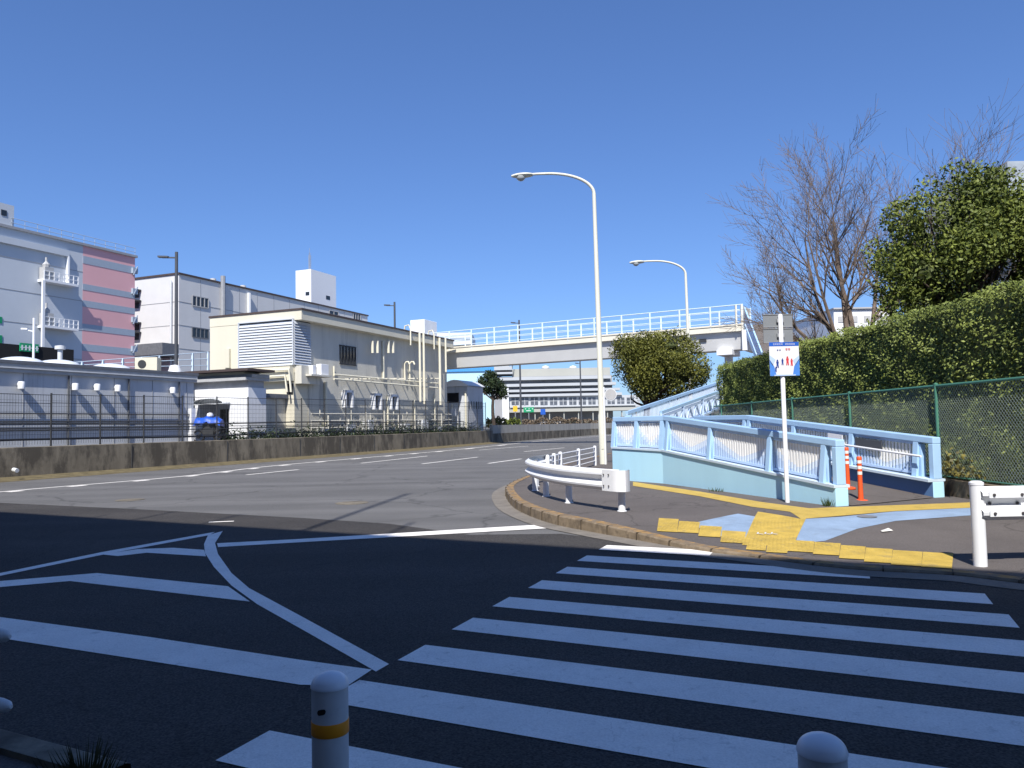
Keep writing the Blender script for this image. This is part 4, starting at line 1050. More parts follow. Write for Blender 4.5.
# path runs to +x, camera side is right of path -> positive offset
b.strip([(c[0]-.0,y_),(c[0]+4.5,y_)], [[(o_, z) for o_, z in pr_]]*2); b.strip([(c[0]-.0,y_),(c[0]+4.5,y_)], [[(o_-.006, z) for o_, z in pr_]]*2); b.build('beam', 'white', rg, smooth=True)
b = MB()
b.box(c[0]+.055, c[0]+.40, y_-.092, y_-.082, .475+.045, .475+.105); b.box(c[0]+.055, c[0]+.40, y_-.092, y_-.082, .475+.225, .475+.285)
pl = b.build('splice_plate', 'white', rg)
b = MB()
for dx in (.10,.37):
    for dz in (.075,.165,.255):
        yy = y_-(.09 if dz != .165 else .01); b.tube([(c[0]+dx,yy,.475+dz),(c[0]+dx,yy-.014,.475+dz)], .014, 8)
b.build('bolt', 'bolt', pl)

# near pipe railing ends at left
nr = thing('pipe_railing', 'white double pipe railing reaching in at the left edge, in shade', 'railing', (-3,3.7,.05))
b = MB()
for z, x1 in ((.655,-2.13),(.365,-2.12)):
    y1 = 3.28
    b.tube([(-5.2,4.75,z-.0),(x1-.06,y1+.02,z),(x1-.02,y1+.005,z),(x1,y1,z)], [.03,.03,.024,.008], 12)
b.build('rail', 'bollard', nr, smooth=True)
b = MB(); b.tube([(-3.0,3.70,.05),(-3.0,3.70,.72)], .04, 12); b.build('post', 'bollard', nr, smooth=True)

# ------------------------------------------------------------------ bollards
def bollard(x, y, label):
    t = thing('bollard', label, 'bollard', (x,y,.05), 0, 'white bollards in the foreground')
    R_ = .053; H_ = .73
    b = MB(); b.lathe((0,0,0), [(R_+.02,0),(R_+.02,.01),(R_,.012),(R_,.693)], 36); b.build('body', 'bollard', t, local=True, smooth=True)
    b = MB(); b.lathe((0,0,.693), [(R_+.0025,0),(R_+.0025,.006)]+[((R_+.001)*math.cos(a), .006+.036*math.sin(a)) for a in [i*PI/20 for i in range(1,10)]]+[(.002,.042)], 36); b.build('cap', 'bollardcap', t, local=True, smooth=True)
    b = MB(); b.lathe((0,0,.560), [(R_+.001,0),(R_+.0015,.001),(R_+.0015,.037),(R_+.001,.038)], 36); b.build('reflective_band', 'bollardband', t, local=True, smooth=True)
    # small dark oval maker's mark facing the camera, wrapped on the body
    a0 = math.atan2(-y, -x)-.48; b = MB(); vs = []; 
    for i in range(11):
        for j in (0,1):
            u = -1+2*i/10; a = a0+u*.26; hz = .008*math.sqrt(max(0,1-u**4)); 
            rr = R_+.0012; vs.append((rr*math.cos(a), rr*math.sin(a), .635+(hz if j else -hz)+.003*u))
    b.add(vs, [(i*2,i*2+2,i*2+3,i*2+1) for i in range(10)]); b.build('mark', 'black', t, local=True)
    return t
bollard(D(330,700,2.31)[0], 2.31, 'white bollard with orange band, the left one of the two in the foreground')
bollard(D(822,750,1.79)[0], 1.79, 'white bollard whose domed top alone shows at the bottom edge, right foreground')

# ------------------------------------------------------------------ signs
q = PS(787.5, 502.5)
sp = thing('sign_post', 'white pole with a blue edged poster and two grey boards above it', 'sign', (q[0], q[1], zs(q[1])))
zb = zs(q[1]); z_top = 3.24; yq = q[1]
b = MB(); b.tube([(0,0,0),(0,0,z_top-zb-.02),(0,0,z_top-zb)], [.036,.036,.02], 14); b.build('pole', 'white', sp, local=True, smooth=True)
def zz_(py, px=780): return D(px, py, yq)[2]-zb
def xx_(px, py=345): return D(px, py, yq)[0]-q[0]
for a0, a1 in ((313.8,327),(328,342.5)):
    b = MB(); b.box(xx_(764,328), xx_(793.5,328), .04, .048, zz_(a1), zz_(a0)); bb = b.build('back_board', 'boardback', sp, local=True)
    b = MB(); b.box(xx_(764,328), xx_(793.5,328), .030, .039, zz_(a0)-.012, zz_(a0)); b.box(xx_(764,328), xx_(793.5,328), .030, .039, zz_(a1), zz_(a1)+.012)
    b.box(-.06,.06,.0,.039,zz_((a0+a1)/2)-.03,zz_((a0+a1)/2)+.03); b.build('stiffener', 'metal', bb, local=True)
X0, X1, Z0, Z1 = xx_(768.5,360), xx_(798,360), zz_(376), zz_(342.5)
W_ = X1-X0; H_ = Z1-Z0; yf = -.055
b = MB(); b.box(X0, X1, yf, yf+.012, Z0, Z1); po = b.build('poster', 'posterwhite', sp, local=True)
b = MB(); b.box(X0, X1, yf-.002, yf-.0005, Z1-.12*H_, Z1); b.build('header', 'signblue', po, local=True)
b = MB()
for k in range(11):
    if k == 5:
        b.build('header_lettering', 'posterwhite', po, local=True); b = MB(); continue
    x = X0+W_*(.14+.068*k); zc = Z1-.06*H_; b.box(x, x+.02, yf-.004, yf-.0025, zc+.006, zc+.011); b.box(x, x+.02, yf-.004, yf-.0025, zc-.011, zc-.006); b.box(x+.008, x+.012, yf-.0042, yf-.0026, zc-.011, zc+.011)
b.build('header_lettering', 'posterwhite', po, local=True)
def ptri(pts, m_, nm='graphic', dy=.002):
    b = MB(); b.add([(X0+W_*u, yf-dy, Z0+H_*v) for u, v in pts], [tuple(range(len(pts)))]); b.build(nm, m_, po, local=True)
ptri([(0,0),(.22,0),(.15,.28),(.0,.48)], 'posterblue'); ptri([(0,.46),(.10,.30),(.20,.48),(.0,.62)], 'posterpale')
ptri([(1,0),(.76,0),(.82,.28),(1,.50)], 'posterblue'); ptri([(1,.48),(.86,.30),(.78,.45),(1,.60)], 'posterpale')
ptri([(.14,0),(.86,0),(.86,.035),(.14,.035)], 'posterpale', dy=.0035)
def figure(u, v, s, m_):
    b = MB(); cx_, cz = X0+W_*u, Z0+H_*v; w2 = s*.018
    n_ = 10
    b.add([(cx_+s*.011*math.cos(2*PI*k/n_), yf-.005, cz+s*.052+s*.012*math.sin(2*PI*k/n_)) for k in range(n_)], [tuple(range(n_))])
    b.add([(cx_-w2, yf-.005, cz+s*.038),(cx_+w2, yf-.005, cz+s*.038),(cx_+w2*.7, yf-.005, cz+s*.0),(cx_+w2*.9, yf-.005, cz-s*.045),(cx_+w2*.2, yf-.005, cz-s*.045),(cx_, yf-.005, cz-s*.01),(cx_-w2*.3, yf-.005, cz-s*.045),(cx_-w2, yf-.005, cz-s*.045),(cx_-w2*.7, yf-.005, cz)], [tuple(range(9))])
    b.build('figure', m_, po, local=True)
figure(.26,.34,1.25,'posterdark'); figure(.43,.40,1.0,'posterdark'); figure(.60,.42,1.35,'red'); figure(.74,.38,1.1,'red'); figure(.20,.18,.8,'posterdark')
def glyph(u, v, s, m_):
    b = MB(); cx_, cz = X0+W_*u, Z0+H_*v
    b.box(cx_-s, cx_+s, yf-.005, yf-.003, cz+s*.5, cz+s*.85); b.box(cx_-s, cx_+s, yf-.005, yf-.003, cz-s*.5, cz-s*.2); b.box(cx_-s*.2, cx_+s*.2, yf-.0055, yf-.0035, cz-s, cz+s)
    b.build('lettering', m_, po, local=True)
for u in (.28,.36): glyph(u,.76,.013,'posterdark')
for u in (.58,.67): glyph(u,.78,.018,'red')
# small round sign on thin pole beside lamp
q = P(606.5, 465, .15)
rs = thing('round_sign', 'small round mirror sign on a thin white pole beside the street lamp', 'sign', (q[0]+.02, q[1]+.4, .15))
zt_ = D(607, 387, q[1]+.4)[2]-.15
b = MB(); b.tube([(0,0,0),(0,0,zt_)], .035, 10); b.build('pole', 'white', rs, local=True, smooth=True)
b = MB(); b.tube([(.22,-.06,zt_-.25),(.22,-.035,zt_-.25)], .20, 24); b.slot(1).tube([(.22,-.066,zt_-.25),(.22,-.0605,zt_-.25)], .175, 24); b.build('disc', ['whitegray','eave'], rs, local=True)

# ------------------------------------------------------------------ street lamps
def street_lamp(x, y, sc, label, ht=9.75):
    t = thing('street_lamp', label, 'street lamp', (x,y,.15), 0, 'cream curved arm street lamps')
    hz = (ht-.15)/sc
    b = MB(); top = hz*.925
    b.tube([(0,0,0),(0,0,1.6),(0,0,1.7),(0,0,top)], [.125,.125,.10,.062], 16); b.build('column', 'lamp', t, local=True, smooth=True)
    b = MB(); b.box(-.06,.06,-.14,-.12,.5,1.0); b.build('hatch', 'lamp', t, local=True)
    arm = []
    for k in range(15):
        a = (k/14)*PI/2; arm.append((-1.55*(1-math.cos(a))**1.0*1.0, 0, top+ (hz-top)*math.sin(a)))
    arm += [(-1.9,0,hz+.0),(-2.1,0,hz-.01)]
    b = MB(); b.tube([(0,0,top-.1)]+arm, [.06]+[.058-.001*k for k in range(len(arm))], 12); b.build('arm', 'lamp', t, local=True, smooth=True)
    b = MB(); ns = 12; vs = []; fs = []
    for i in range(ns+1):
        u = i/ns; X = -2.05-.72*u; w_ = .17*math.sin(PI*min(1,(.12+.88*u)))**.6 if u < 1 else .02; w_ = max(w_, .03)
        hh = .085*math.sin(PI*(.1+.85*u))**.5
        for k in range(10):
            a = 2*PI*k/10; vs.append((X, w_*math.cos(a), hz-.02-.03*u+hh*math.sin(a)*(1 if math.sin(a) > 0 else 1.0)))
    for i in range(ns):
        for k in range(10): fs.append((i*10+k, i*10+(k+1) % 10, (i+1)*10+(k+1) % 10, (i+1)*10+k))
    fs += [tuple(range(9,-1,-1)), tuple(ns*10+k for k in range(10))]
    b.add(vs, fs); hd = b.build('lamp_head', 'lamp', t, local=True, smooth=True)
    b = MB(); b.lathe((-2.45,0,hz-.20), [(.03,-.03),(.10,.0),(.15,.06),(.155,.13)], 16); b.build('lamp_lens', 'lens', hd, local=True, smooth=True)
    t.rotation_euler = (0, -.009, 0)
    return t
street_lamp(P(603.5,464,.15)[0], P(603.5,464,.15)[1], 1, 'tall cream street lamp with curved arm beside the pipe fence', ht=D(560,173,P(603.5,464,.15)[1])[2])
street_lamp(D(688,300,38)[0], 38, 1, 'smaller looking cream street lamp with curved arm behind the round tree', ht=D(665,260.5,38)[2])
def grey_lamp(px, py, d, label, arm=-1.0, z0=0.9):
    x, y, z = D(px, py, d)
    t = thing('grey_street_lamp', label, 'street lamp', (x,y,z0), 0, 'slim dark grey street lamps in the distance')
    H_ = z-z0
    b = MB(); b.tube([(0,0,0),(0,0,H_)], [.12,.09], 10); b.build('column', 'darkpole', t, local=True, smooth=True)
    b = MB(); b.beam((0,0,H_-.35),(arm*.9,0,H_-.32),.08,.08); b.build('arm', 'darkpole', t, local=True)
    b = MB(); b.beam((arm*.5,0,H_-.30),(arm*1.15,0,H_-.27),.28,.10); b.build('lamp_head', 'darkpole', t, local=True)
    return t
grey_lamp(176.5, 252, 46, 'slim dark street lamp in front of the pale grey office block', -.95)
grey_lamp(394.5, 302, 72, 'slim dark street lamp rising behind the cream building roof', -.85)
grey_lamp(519, 320, 84, 'slim dark street lamp seen above and below the footbridge', -.8)
grey_lamp(580, 361, 104, 'slim dark pole seen only below the footbridge', -.6)
q = D(34.5, 282, 60)
wl = thing('white_street_lamp', 'thin white street lamp with one short arm before the warehouse', 'street lamp', (q[0],q[1],.9))
b = MB(); hh = D(34.5,318,60)[2]-.9; b.tube([(0,0,0),(0,0,hh)], .09, 8); b.build('column', 'white', wl, local=True, smooth=True)
zz = D(30,329,60)[2]-.9; b = MB(); b.beam((0,0,zz-.2),(-.85,0,zz),.08,.08); b.beam((-.45,0,zz),(-.95,0,zz+.03),.25,.12); b.build('lamp_head', 'white', wl, local=True)

# ------------------------------------------------------------------ chain link fence
cfn = thing('chain_link_fence', 'green chain link fence on a low concrete kerb in front of the hedge', 'fence', (7.55,18,.4))
FX = 7.5; Y0, Y1 = 6.8, 28.0; ZB, ZF = .44, 2.06
yy = [6.6,10.1,13.6,17.1,20.6,24.1,27.6,29.2]
for y in yy:
    b = MB(); b.tube([(FX,y,.15),(FX,y,ZF)], .035, 10); b.lathe((FX,y,ZF), [(.04,0),(.04,.02),(.0,.04)], 10); b.build('post', 'green', cfn, smooth=True)
b = MB(); b.tube([(FX,6.6,ZF-.02),(FX,29.2,ZF-.02)], .024, 8); b.build('top_rail', 'green', cfn, smooth=True)
b = MB(); b.tube([(FX,6.6,ZB+.02),(FX,29.2,ZB+.02)], .014, 6); b.build('bottom_rail', 'green', cfn, smooth=True)
for k in range(len(yy)-1):
    a, c = yy[k], yy[k+1]; hgt = ZF-ZB-.03; stp = .072; b = MB(); s = a-hgt
    while s < c:
        for sg in (1,-1):
            y0 = max(a, s); y1 = min(c, s+hgt)
            if y1-y0 < .02: continue
            z0 = ZB+(y0-s); z1 = ZB+(y1-s)
            if sg < 0: z0, z1 = ZB+hgt-(y0-s), ZB+hgt-(y1-s)
            b.beam((FX+.004*sg,y0,z0),(FX+.004*sg,y1,z1),.0038,.0038)
        s += stp*1.0
    b.build('mesh_panel', 'wire', cfn)
b = MB(); b.box(FX-.12, FX+.10, 7.4, 28.2, .02, .42); b.build('concrete_base', 'kerb', cfn, bevel=.01)
b = MB(); b.prism([(FX+.1,6.4),(60,6.0),(60,60),(30,60),(19,40),(9.3,28.5),(FX+.1,28.2)], .0, .30); struct(b, 'planting_bed', 'soil')

# ------------------------------------------------------------------ hedge
def boxpts(n_, x0, x1, y0, y1, z0, z1, bumps=.10):
    pts = []; nr_ = []; tone = []
    Af = (y1-y0)*(z1-z0); At = (y1-y0)*(x1-x0); Ae = (x1-x0)*(z1-z0)*2; tot = Af+At+Ae
    for _ in range(n_):
        u = random.random()*tot
        if u < Af:
            y = random.uniform(y0,y1); z = random.uniform(z0,z1); x = x0; nn = (-1,0,.15)
        elif u < Af+At:
            y = random.uniform(y0,y1); x = random.uniform(x0,x1); z = z1; nn = (0,0,1)
        else:
            x = random.uniform(x0,x1); z = random.uniform(z0,z1); y = y0 if random.random() < .3 else y1; nn = (0,-1 if y == y0 else 1,0)
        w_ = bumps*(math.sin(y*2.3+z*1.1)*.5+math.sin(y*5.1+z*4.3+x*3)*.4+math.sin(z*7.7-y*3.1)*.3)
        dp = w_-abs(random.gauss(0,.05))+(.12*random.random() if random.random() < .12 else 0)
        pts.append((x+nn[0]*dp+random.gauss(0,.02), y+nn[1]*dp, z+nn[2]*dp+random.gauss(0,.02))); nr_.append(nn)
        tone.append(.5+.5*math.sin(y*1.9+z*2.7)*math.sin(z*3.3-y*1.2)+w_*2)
    return pts, nr_, tone
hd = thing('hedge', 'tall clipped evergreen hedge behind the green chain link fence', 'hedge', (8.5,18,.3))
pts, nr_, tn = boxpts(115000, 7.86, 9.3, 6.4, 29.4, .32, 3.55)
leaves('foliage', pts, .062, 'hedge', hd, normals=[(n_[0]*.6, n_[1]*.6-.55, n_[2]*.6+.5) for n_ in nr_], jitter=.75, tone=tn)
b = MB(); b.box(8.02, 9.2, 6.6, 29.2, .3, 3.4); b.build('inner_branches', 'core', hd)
# climbing weeds poking through the lower mesh
cs = [(7.62+random.random()*.16, random.uniform(8,27), .45+abs(random.gauss(0,.4))) for _ in range(2500)]
cs = [c_ for c_ in cs if c_[2] < 2.0]
leaves('ivy_growth', cs, .08, 'ever', hd)

# ------------------------------------------------------------------ trees
def crown_pts(clumps, per, sig):
    out = []; tone = []
    for (c, r) in clumps:
        n_ = int(per*(r**2)*8); tt = random.random()
        v = RNG.normal(size=(n_,3)); v /= np.linalg.norm(v,axis=1)[:,None]
        rr = r*(1-np.abs(RNG.normal(0,.16,size=n_)))
        p = np.array(c)+v*rr[:,None]*np.array([1,1,.85])+RNG.normal(0,sig,size=(n_,3))
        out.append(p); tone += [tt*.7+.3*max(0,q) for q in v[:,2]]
    return np.concatenate(out), tone
def ell_clumps(cx, cy, cz, rx, ry, rz, n_, r0, r1, surf=.72):
    res = []
    for _ in range(n_):
        v = Vector((random.gauss(0,1),random.gauss(0,1),random.gauss(0,1))).normalized()
        k = surf+(1-surf)*random.random() if random.random() < .8 else random.random()*.7
        res.append(((cx+v.x*rx*k, cy+v.y*ry*k, cz+v.z*rz*k), random.uniform(r0,r1)))
    return res
def branch_tube(mb, p, q, r0, r1, bend=.1, n_=5, seg=6):
    p = Vector(p); q = Vector(q); off_ = Vector((random.gauss(0,bend),random.gauss(0,bend),random.gauss(0,bend)*.5)); pts = []
    for k in range(n_+1):
        t = k/n_; pts.append(p.lerp(q,t)+off_*math.sin(PI*t))
    mb.tube(pts, [r0+(r1-r0)*k/n_ for k in range(n_+1)], seg)
# evergreen on the right
ev = thing('evergreen_tree', 'dense broadleaf evergreen tree standing above the hedge at right', 'tree', (10.9,18.6,.3))
b = MB(); branch_tube(b, (10.9,18.6,.3), (10.8,18.6,4.5), .2, .12, .1, 6, 8)
cl = ell_clumps(11.3,18.6,5.35,2.0,1.7,1.75,74,.40,.68)+ell_clumps(10.9,18.4,5.9,1.5,1.2,1.3,22,.35,.55)+[((10.9,18.4,7.35),.4),((11.6,18.4,7.2),.45),((12.2,18.5,7.1),.45),((12.8,18.6,6.6),.5),((10.2,18.3,6.9),.4),((12.4,18.2,6.0),.6),((11.6,17.9,6.4),.6),((9.3,18.2,4.3),.45),((9.25,18.3,5.3),.45),((9.6,18.3,6.1),.4),((9.1,18.3,3.8),.45)]
for c_, r_ in cl[::2]: branch_tube(b, (10.85,18.6,random.uniform(1.5,4.5)), c_, .05, .015, .15, 4, 5)
b.build('trunk', 'barkdark', ev, smooth=True)
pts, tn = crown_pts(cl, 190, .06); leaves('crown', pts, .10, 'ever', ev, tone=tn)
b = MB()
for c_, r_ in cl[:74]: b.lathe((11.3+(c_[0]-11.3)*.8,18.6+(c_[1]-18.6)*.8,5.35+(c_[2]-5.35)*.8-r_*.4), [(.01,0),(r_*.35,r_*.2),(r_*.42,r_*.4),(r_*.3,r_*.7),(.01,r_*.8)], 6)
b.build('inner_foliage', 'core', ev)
# rounded olive-green tree before the bridge
rt_ = thing('round_tree', 'rounded olive green clipped tree in front of the footbridge', 'tree', (6.5,35,.15))
tx, ty = D(656,410,35)[:2]
b = MB(); branch_tube(b, (tx-.55,ty,.1), (tx-.3,ty,2.6), .2, .13, .08, 5, 8)
cl = []
outl = [(606,352),(612,338),(638,331),(662,332),(682,330),(697,338),(706,356),(714,372),(707,387),(690,397),(668,403),(650,406),(630,394),(612,374)]
def inside(x, y, poly):
    c = False
    for i in range(len(poly)):
        x1, y1 = poly[i]; x2, y2 = poly[i-1]
        if (y1 > y) != (y2 > y) and x < (x2-x1)*(y-y1)/(y2-y1)+x1: c = not c
    return c
def shrink(poly, k): cx_ = sum(p[0] for p in poly)/len(poly); cy_ = sum(p[1] for p in poly)/len(poly); return [(cx_+(x-cx_)*k, cy_+(y-cy_)*k) for x, y in poly]
inn = shrink(outl, .80); ccx, ccy = 660, 367
while len(cl) < 75:
    x = random.uniform(604,716); y = random.uniform(328,408)
    if not inside(x, y, inn): continue
    e = max(0, 1-((x-ccx)/50)**2-((y-ccy)/38)**2)**.5; cl.append((D(x, y, ty+random.choice((-1.7,-1.5,-1.2,1.3))*e+random.gauss(0,.15)), random.uniform(.28,.55)))
for k in range(len(outl)):
    for t_ in (.0,.5):
        a = inn[k]; c = inn[(k+1) % len(inn)]; cl.append((D(a[0]+(c[0]-a[0])*t_, a[1]+(c[1]-a[1])*t_, ty+random.gauss(0,.35)), random.uniform(.26,.42)))
for c_, r_ in cl[::3]: branch_tube(b, (tx-.4,ty,2.2), c_, .06, .015, .15, 4, 5)
b.build('trunk', 'barkdark', rt_, smooth=True)
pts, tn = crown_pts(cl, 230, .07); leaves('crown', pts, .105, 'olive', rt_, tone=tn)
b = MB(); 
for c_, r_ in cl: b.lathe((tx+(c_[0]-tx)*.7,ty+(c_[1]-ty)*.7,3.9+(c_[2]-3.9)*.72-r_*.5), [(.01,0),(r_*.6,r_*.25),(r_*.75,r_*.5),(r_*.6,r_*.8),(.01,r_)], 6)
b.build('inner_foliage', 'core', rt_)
# dark small tree by the planter
dt = thing('dark_tree', 'small dark windswept tree on the planter by the grey shed', 'tree', (*D(494,415,74)[:2], .9))
q = D(494,415,74)
b = MB(); branch_tube(b, (q[0]+.1,q[1],.9), D(493,398,74), .2, .13, .15, 4, 6)
cl = []
for px, py, r_ in ((485,380,.6),(492,377,.55),(481,384,.45),(497,383,.55),(501,388,.55),(489,387,.6),(503,392,.4),(494,391,.5),(486,391,.35),(499,396,.35),(478,389,.4),(490,375,.5),(504,396,.35),(494,384,.6)):
    c_ = D(px,py,74+random.uniform(-.6,.6)); cl.append((c_,r_)); branch_tube(b, D(493,400,74), c_, .07, .03, .1, 3, 5)
b.build('trunk', 'barkdark', dt, smooth=True)
pts, tn = crown_pts(cl, 150, .08); leaves('crown', pts, .22, 'darkleaf', dt, tone=tn)
# bare tree
bt = thing('bare_tree', 'leafless spreading tree with many fine twigs behind the hedge', 'tree', (9.95,22.6,.3))
b = MB()
def grow(p, d, L_, r, lv):
    n_ = 5; pts = [p.copy()]; rs_ = [r]; cur = p.copy(); dd = d.copy()
    kids = []
    for k in range(n_):
        dd = (dd+Vector((random.gauss(0,.08),random.gauss(0,.08),.04+random.gauss(0,.06)))).normalized()
        cur = cur+dd*(L_/n_); pts.append(cur.copy()); rs_.append(max(.0035, r*(1-.75*(k+1)/n_)))
        if lv > 0 and k >= (0 if lv < 3 else 1):
            for _ in range(2 if lv >= 2 else (2 if random.random() < .8 else 1)): kids.append((cur.copy(), dd.copy(), rs_[-1]))
    b.tube(pts, rs_, 6 if r > .03 else (4 if r > .01 else 3), cap=False)
    for (c_, d_, r_) in kids:
        a = Vector((random.gauss(0,1),random.gauss(0,.8),random.gauss(0,.6)))
        a = (a-d_*a.dot(d_)).normalized()
        nd = (d_+a*random.uniform(.4,.85)).normalized()
        grow(c_, nd, L_*random.uniform(.34,.52), max(.005, r_*.62), lv-1)
base = Vector((10.25,22.6,.3)); fork = Vector((10.2,22.6,2.6))
b.tube([base, base.lerp(fork,.5)+Vector((.05,0,0)), fork], [.26,.21,.18], 10, cap=False)
for tgt, r_, lv in (((6.7,22.2,5.9),.10,3),((6.9,22.9,7.2),.10,3),((7.7,22.0,8.2),.10,3),((9.2,22.9,9.0),.12,3),((10.3,22.4,9.2),.12,3),((11.8,22.9,9.3),.11,3),((13.3,22.6,9.2),.10,3),((6.9,22.6,4.9),.08,3),((8.4,23.3,8.8),.09,3)):
    v = Vector(tgt)-fork; st_ = fork+Vector((v.x*.08,random.gauss(0,.15),random.uniform(-.6,.3)))
    d_ = v.normalized(); d_.z -= .14; d_.x *= .95; d_.normalize(); grow(st_, d_, v.length*(.60 if tgt[2] < 7.5 else .72), r_*.85, lv)
b.build('branches', 'bark', bt, smooth=True)
print('bare tree faces', len(b.f))
# second bare sapling tops behind evergreen
b2 = b; b = MB()
bs = thing('bare_sapling', 'thin bare shoots rising behind the evergreen tree', 'tree', (13.0,21,.3))
b.tube([(13,21,.3),(13,21,4)], [.14,.1], 8, cap=False)
for tgt in ((12.6,21,9.3),(13.3,21,9.5),(14.1,21.2,8.8),(12.1,21,9.0),(11.4,20.9,8.6)):
    v = Vector(tgt)-Vector((13,21,3.8)); grow(Vector((13,21,3.8)), v.normalized(), v.length*.74, .045, 2)
b.build('branches', 'bark', bs, smooth=True)

# planter shrubs along the far wall
def shrub(name, label, cat, pxs, pys, d, m_, sz, n_, group=None):
    t = thing(name, label, cat, (*D(sum(pxs)/2, pys[1], d)[:2], 1.0), 0, group)
    cs = []
    x0 = D(pxs[0],pys[1],d)[0]; x1 = D(pxs[1],pys[1],d)[0]; z0 = D(pxs[0],pys[1],d)[2]; z1 = D(pxs[0],pys[0],d)[2]
    for _ in range(n_):
        u = random.random(); k = random.random()**.7; hh = (z1-z0)*(1-.35*abs(2*u-1)**2)*(.85+.2*math.sin(u*23)); cs.append((x0+(x1-x0)*u, d+random.uniform(0,1.4), z0-.3+(hh+.3)*k))
    leaves('foliage', cs, sz, m_, t); bb = MB()
    for k in range(6): xx = x0+(x1-x0)*(k+.5)/6; bb.tube([(xx,d+.7,.9),(xx+.05,d+.7,z0+(z1-z0)*.6)], .03, 5)
    bb.build('stem', 'barkdark', t)
shrub('yellow_shrub', 'low yellow green shrub at the start of the planter wall', 'shrub', (486,506), (416,425), 77, 'shrub', .22, 900)
shrub('green_shrub', 'low dark green shrub next to the yellow shrub on the planter', 'shrub', (505,521), (417,425), 80, 'ever', .22, 700)
shrub('dry_planting', 'brown dry plants in a long row on top of the planter wall', 'plant', (521,582), (417.5,425), 97, 'reed', .28, 1900)
shrub('dry_grass_bank', 'reddish dry grass tufts on the planter wall beyond the lamp pole', 'plant', (582,650), (417.5,425), 112, 'reed', .3, 1600)
# ground cover and weeds
cs = [(random.uniform(4.9,9), random.uniform(6.0,6.85), .02+abs(random.gauss(0,.07))) for _ in range(2600)]
cs += [(random.uniform(7.3,7.6), random.uniform(7.6,12.5), .16+abs(random.gauss(0,.05))) for _ in range(300)]
leaves('verge_grass', cs, .09, 'ever', kind='stuff')
q = P(105, 768, .05)
def tuft(name, label, x, y, z, n_, h, m_='shrub', spread=.12):
    b = MB()
    for _ in range(n_):
        a = random.uniform(0,2*PI); r_ = random.random()*spread; l = h*random.uniform(.5,1.1); bx, by = x+r_*math.cos(a), y+r_*math.sin(a)
        dx, dy = math.cos(a)*l*.4, math.sin(a)*l*.4; w_ = .004
        b.add([(bx-w_,by,z),(bx+w_,by,z),(bx+dx*.5+w_*.7,by+dy*.5,z+l*.6),(bx+dx*.5-w_*.7,by+dy*.5,z+l*.6),(bx+dx,by+dy,z+l)],[(0,1,2,3),(3,2,4)])
    return tag(b.build(name, m_), label, 'weed')
tuft('weed_tuft', 'dry grass tuft growing by the shaded kerb at bottom left', -1.78, 3.22, .05, 110, .17)
tuft('weed_tuft', 'small weed at the foot of the blue ramp end, beside the sign pole', *PS(829,506), .15, 50, .14, 'ever', .09)
tuft('weed_tuft', 'tiny weed at the wall foot left of the sign pole', *PS(716,491.5), .15, 40, .08, 'ever', .15)
for k, (px, py) in enumerate(((672,484.5),(694,488.5))):
    pass
q = PS(937, 477)
cs = [(7.35+random.gauss(0,.08), 12.9+random.gauss(0,.3), .5+abs(random.gauss(0,.18))) for _ in range(260)]
t = thing('fence_weed', 'leafy weed at the foot of the chain link fence by the ramp end', 'weed', (7.35,12.9,.42)); leaves('foliage', cs, .08, 'shrub', t)

# ------------------------------------------------------------------ far background
DF = 200
def fbox(mb, px0, px1, py0, py1, d, th, tilt=0):
    x0, _, z1a = D(px0, py0, d); x1 = D(px1, py0, d)[0]; zc1 = D((px0+px1)/2, py0, d)[2]; zc0 = D((px0+px1)/2, py1, d)[2]
    mb.box(x0, x1, d, d+th, zc0, zc1)
tm = thing('terminal_building', 'long white banded terminal building seen below the footbridge', 'building', (*D(560,420,DF)[:2], 0))
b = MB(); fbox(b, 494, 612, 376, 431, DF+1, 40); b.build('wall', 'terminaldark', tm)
b = MB(); fbox(b, 512, 610, 368.3, 376.5, DF+3, 30); b.build('roof', 'terminalcream', tm)
for y0_, y1_, xr in ((376.5,379.5,611),(383,385.8,616),(388.8,391.2,620),(393.5,396,622)):
    b = MB(); fbox(b, 494 if y0_ < 380 else 503, xr, y0_, y1_, DF-1.2, 3); b.build('floor_band', 'terminal', tm)
b = MB(); fbox(b, 509, 640, 396, 408, DF-.2, 8); wv = b.build('window_wall', 'terminal', tm)
for k in range(13):
    b = MB(); x = 511.5+k*9.6; fbox(b, x, x+7.2, 397.5, 404.8, DF-.32, .1); w_ = b.build('window', 'midglass', tm)
    b = MB(); fbox(b, x+3.3, x+3.9, 397.5, 404.8, DF-.42, .09); fbox(b, x, x+7.2, 400.8, 401.3, DF-.43, .09); b.build('frame', 'terminal', w_)
b = MB(); fbox(b, 509, 637, 408.2, 411.3, DF-5, 8); b.build('canopy', 'terminalcream', tm)
b = MB(); fbox(b, 510, 636, 405, 406.5, DF-1.5, 2); b.build('walkway', 'terminal', tm)
for k in range(9):
    b = MB(); x = 520+k*14.5; fbox(b, x, x+.9, 411, 424, DF-4.5, .8); b.build('column', 'terminalcream', tm)
b = MB(); fbox(b, 494, 512, 366.5, 370, DF-1, 10); fbox(b, 494, 512.5, 372, 374, DF-1.4, 10); fbox(b, 498, 509, 364, 366.5, DF, 6); b.build('control_cabin', 'terminal', tm)
b = MB()
for k in range(5): x_, y_2, z_ = D(500+k*3, 365, DF+1); b.tube([(x_,y_2,z_-1),(x_+.4*math.sin(k*2),y_2,z_+1.4+.6*math.sin(k*1.9))], .12, 5)
b.build('aerial', 'darkpole', tm)
b = MB(); fbox(b, 502, 508.5, 388, 424, DF-2, 3); b.build('stair_shaft', 'white', tm)
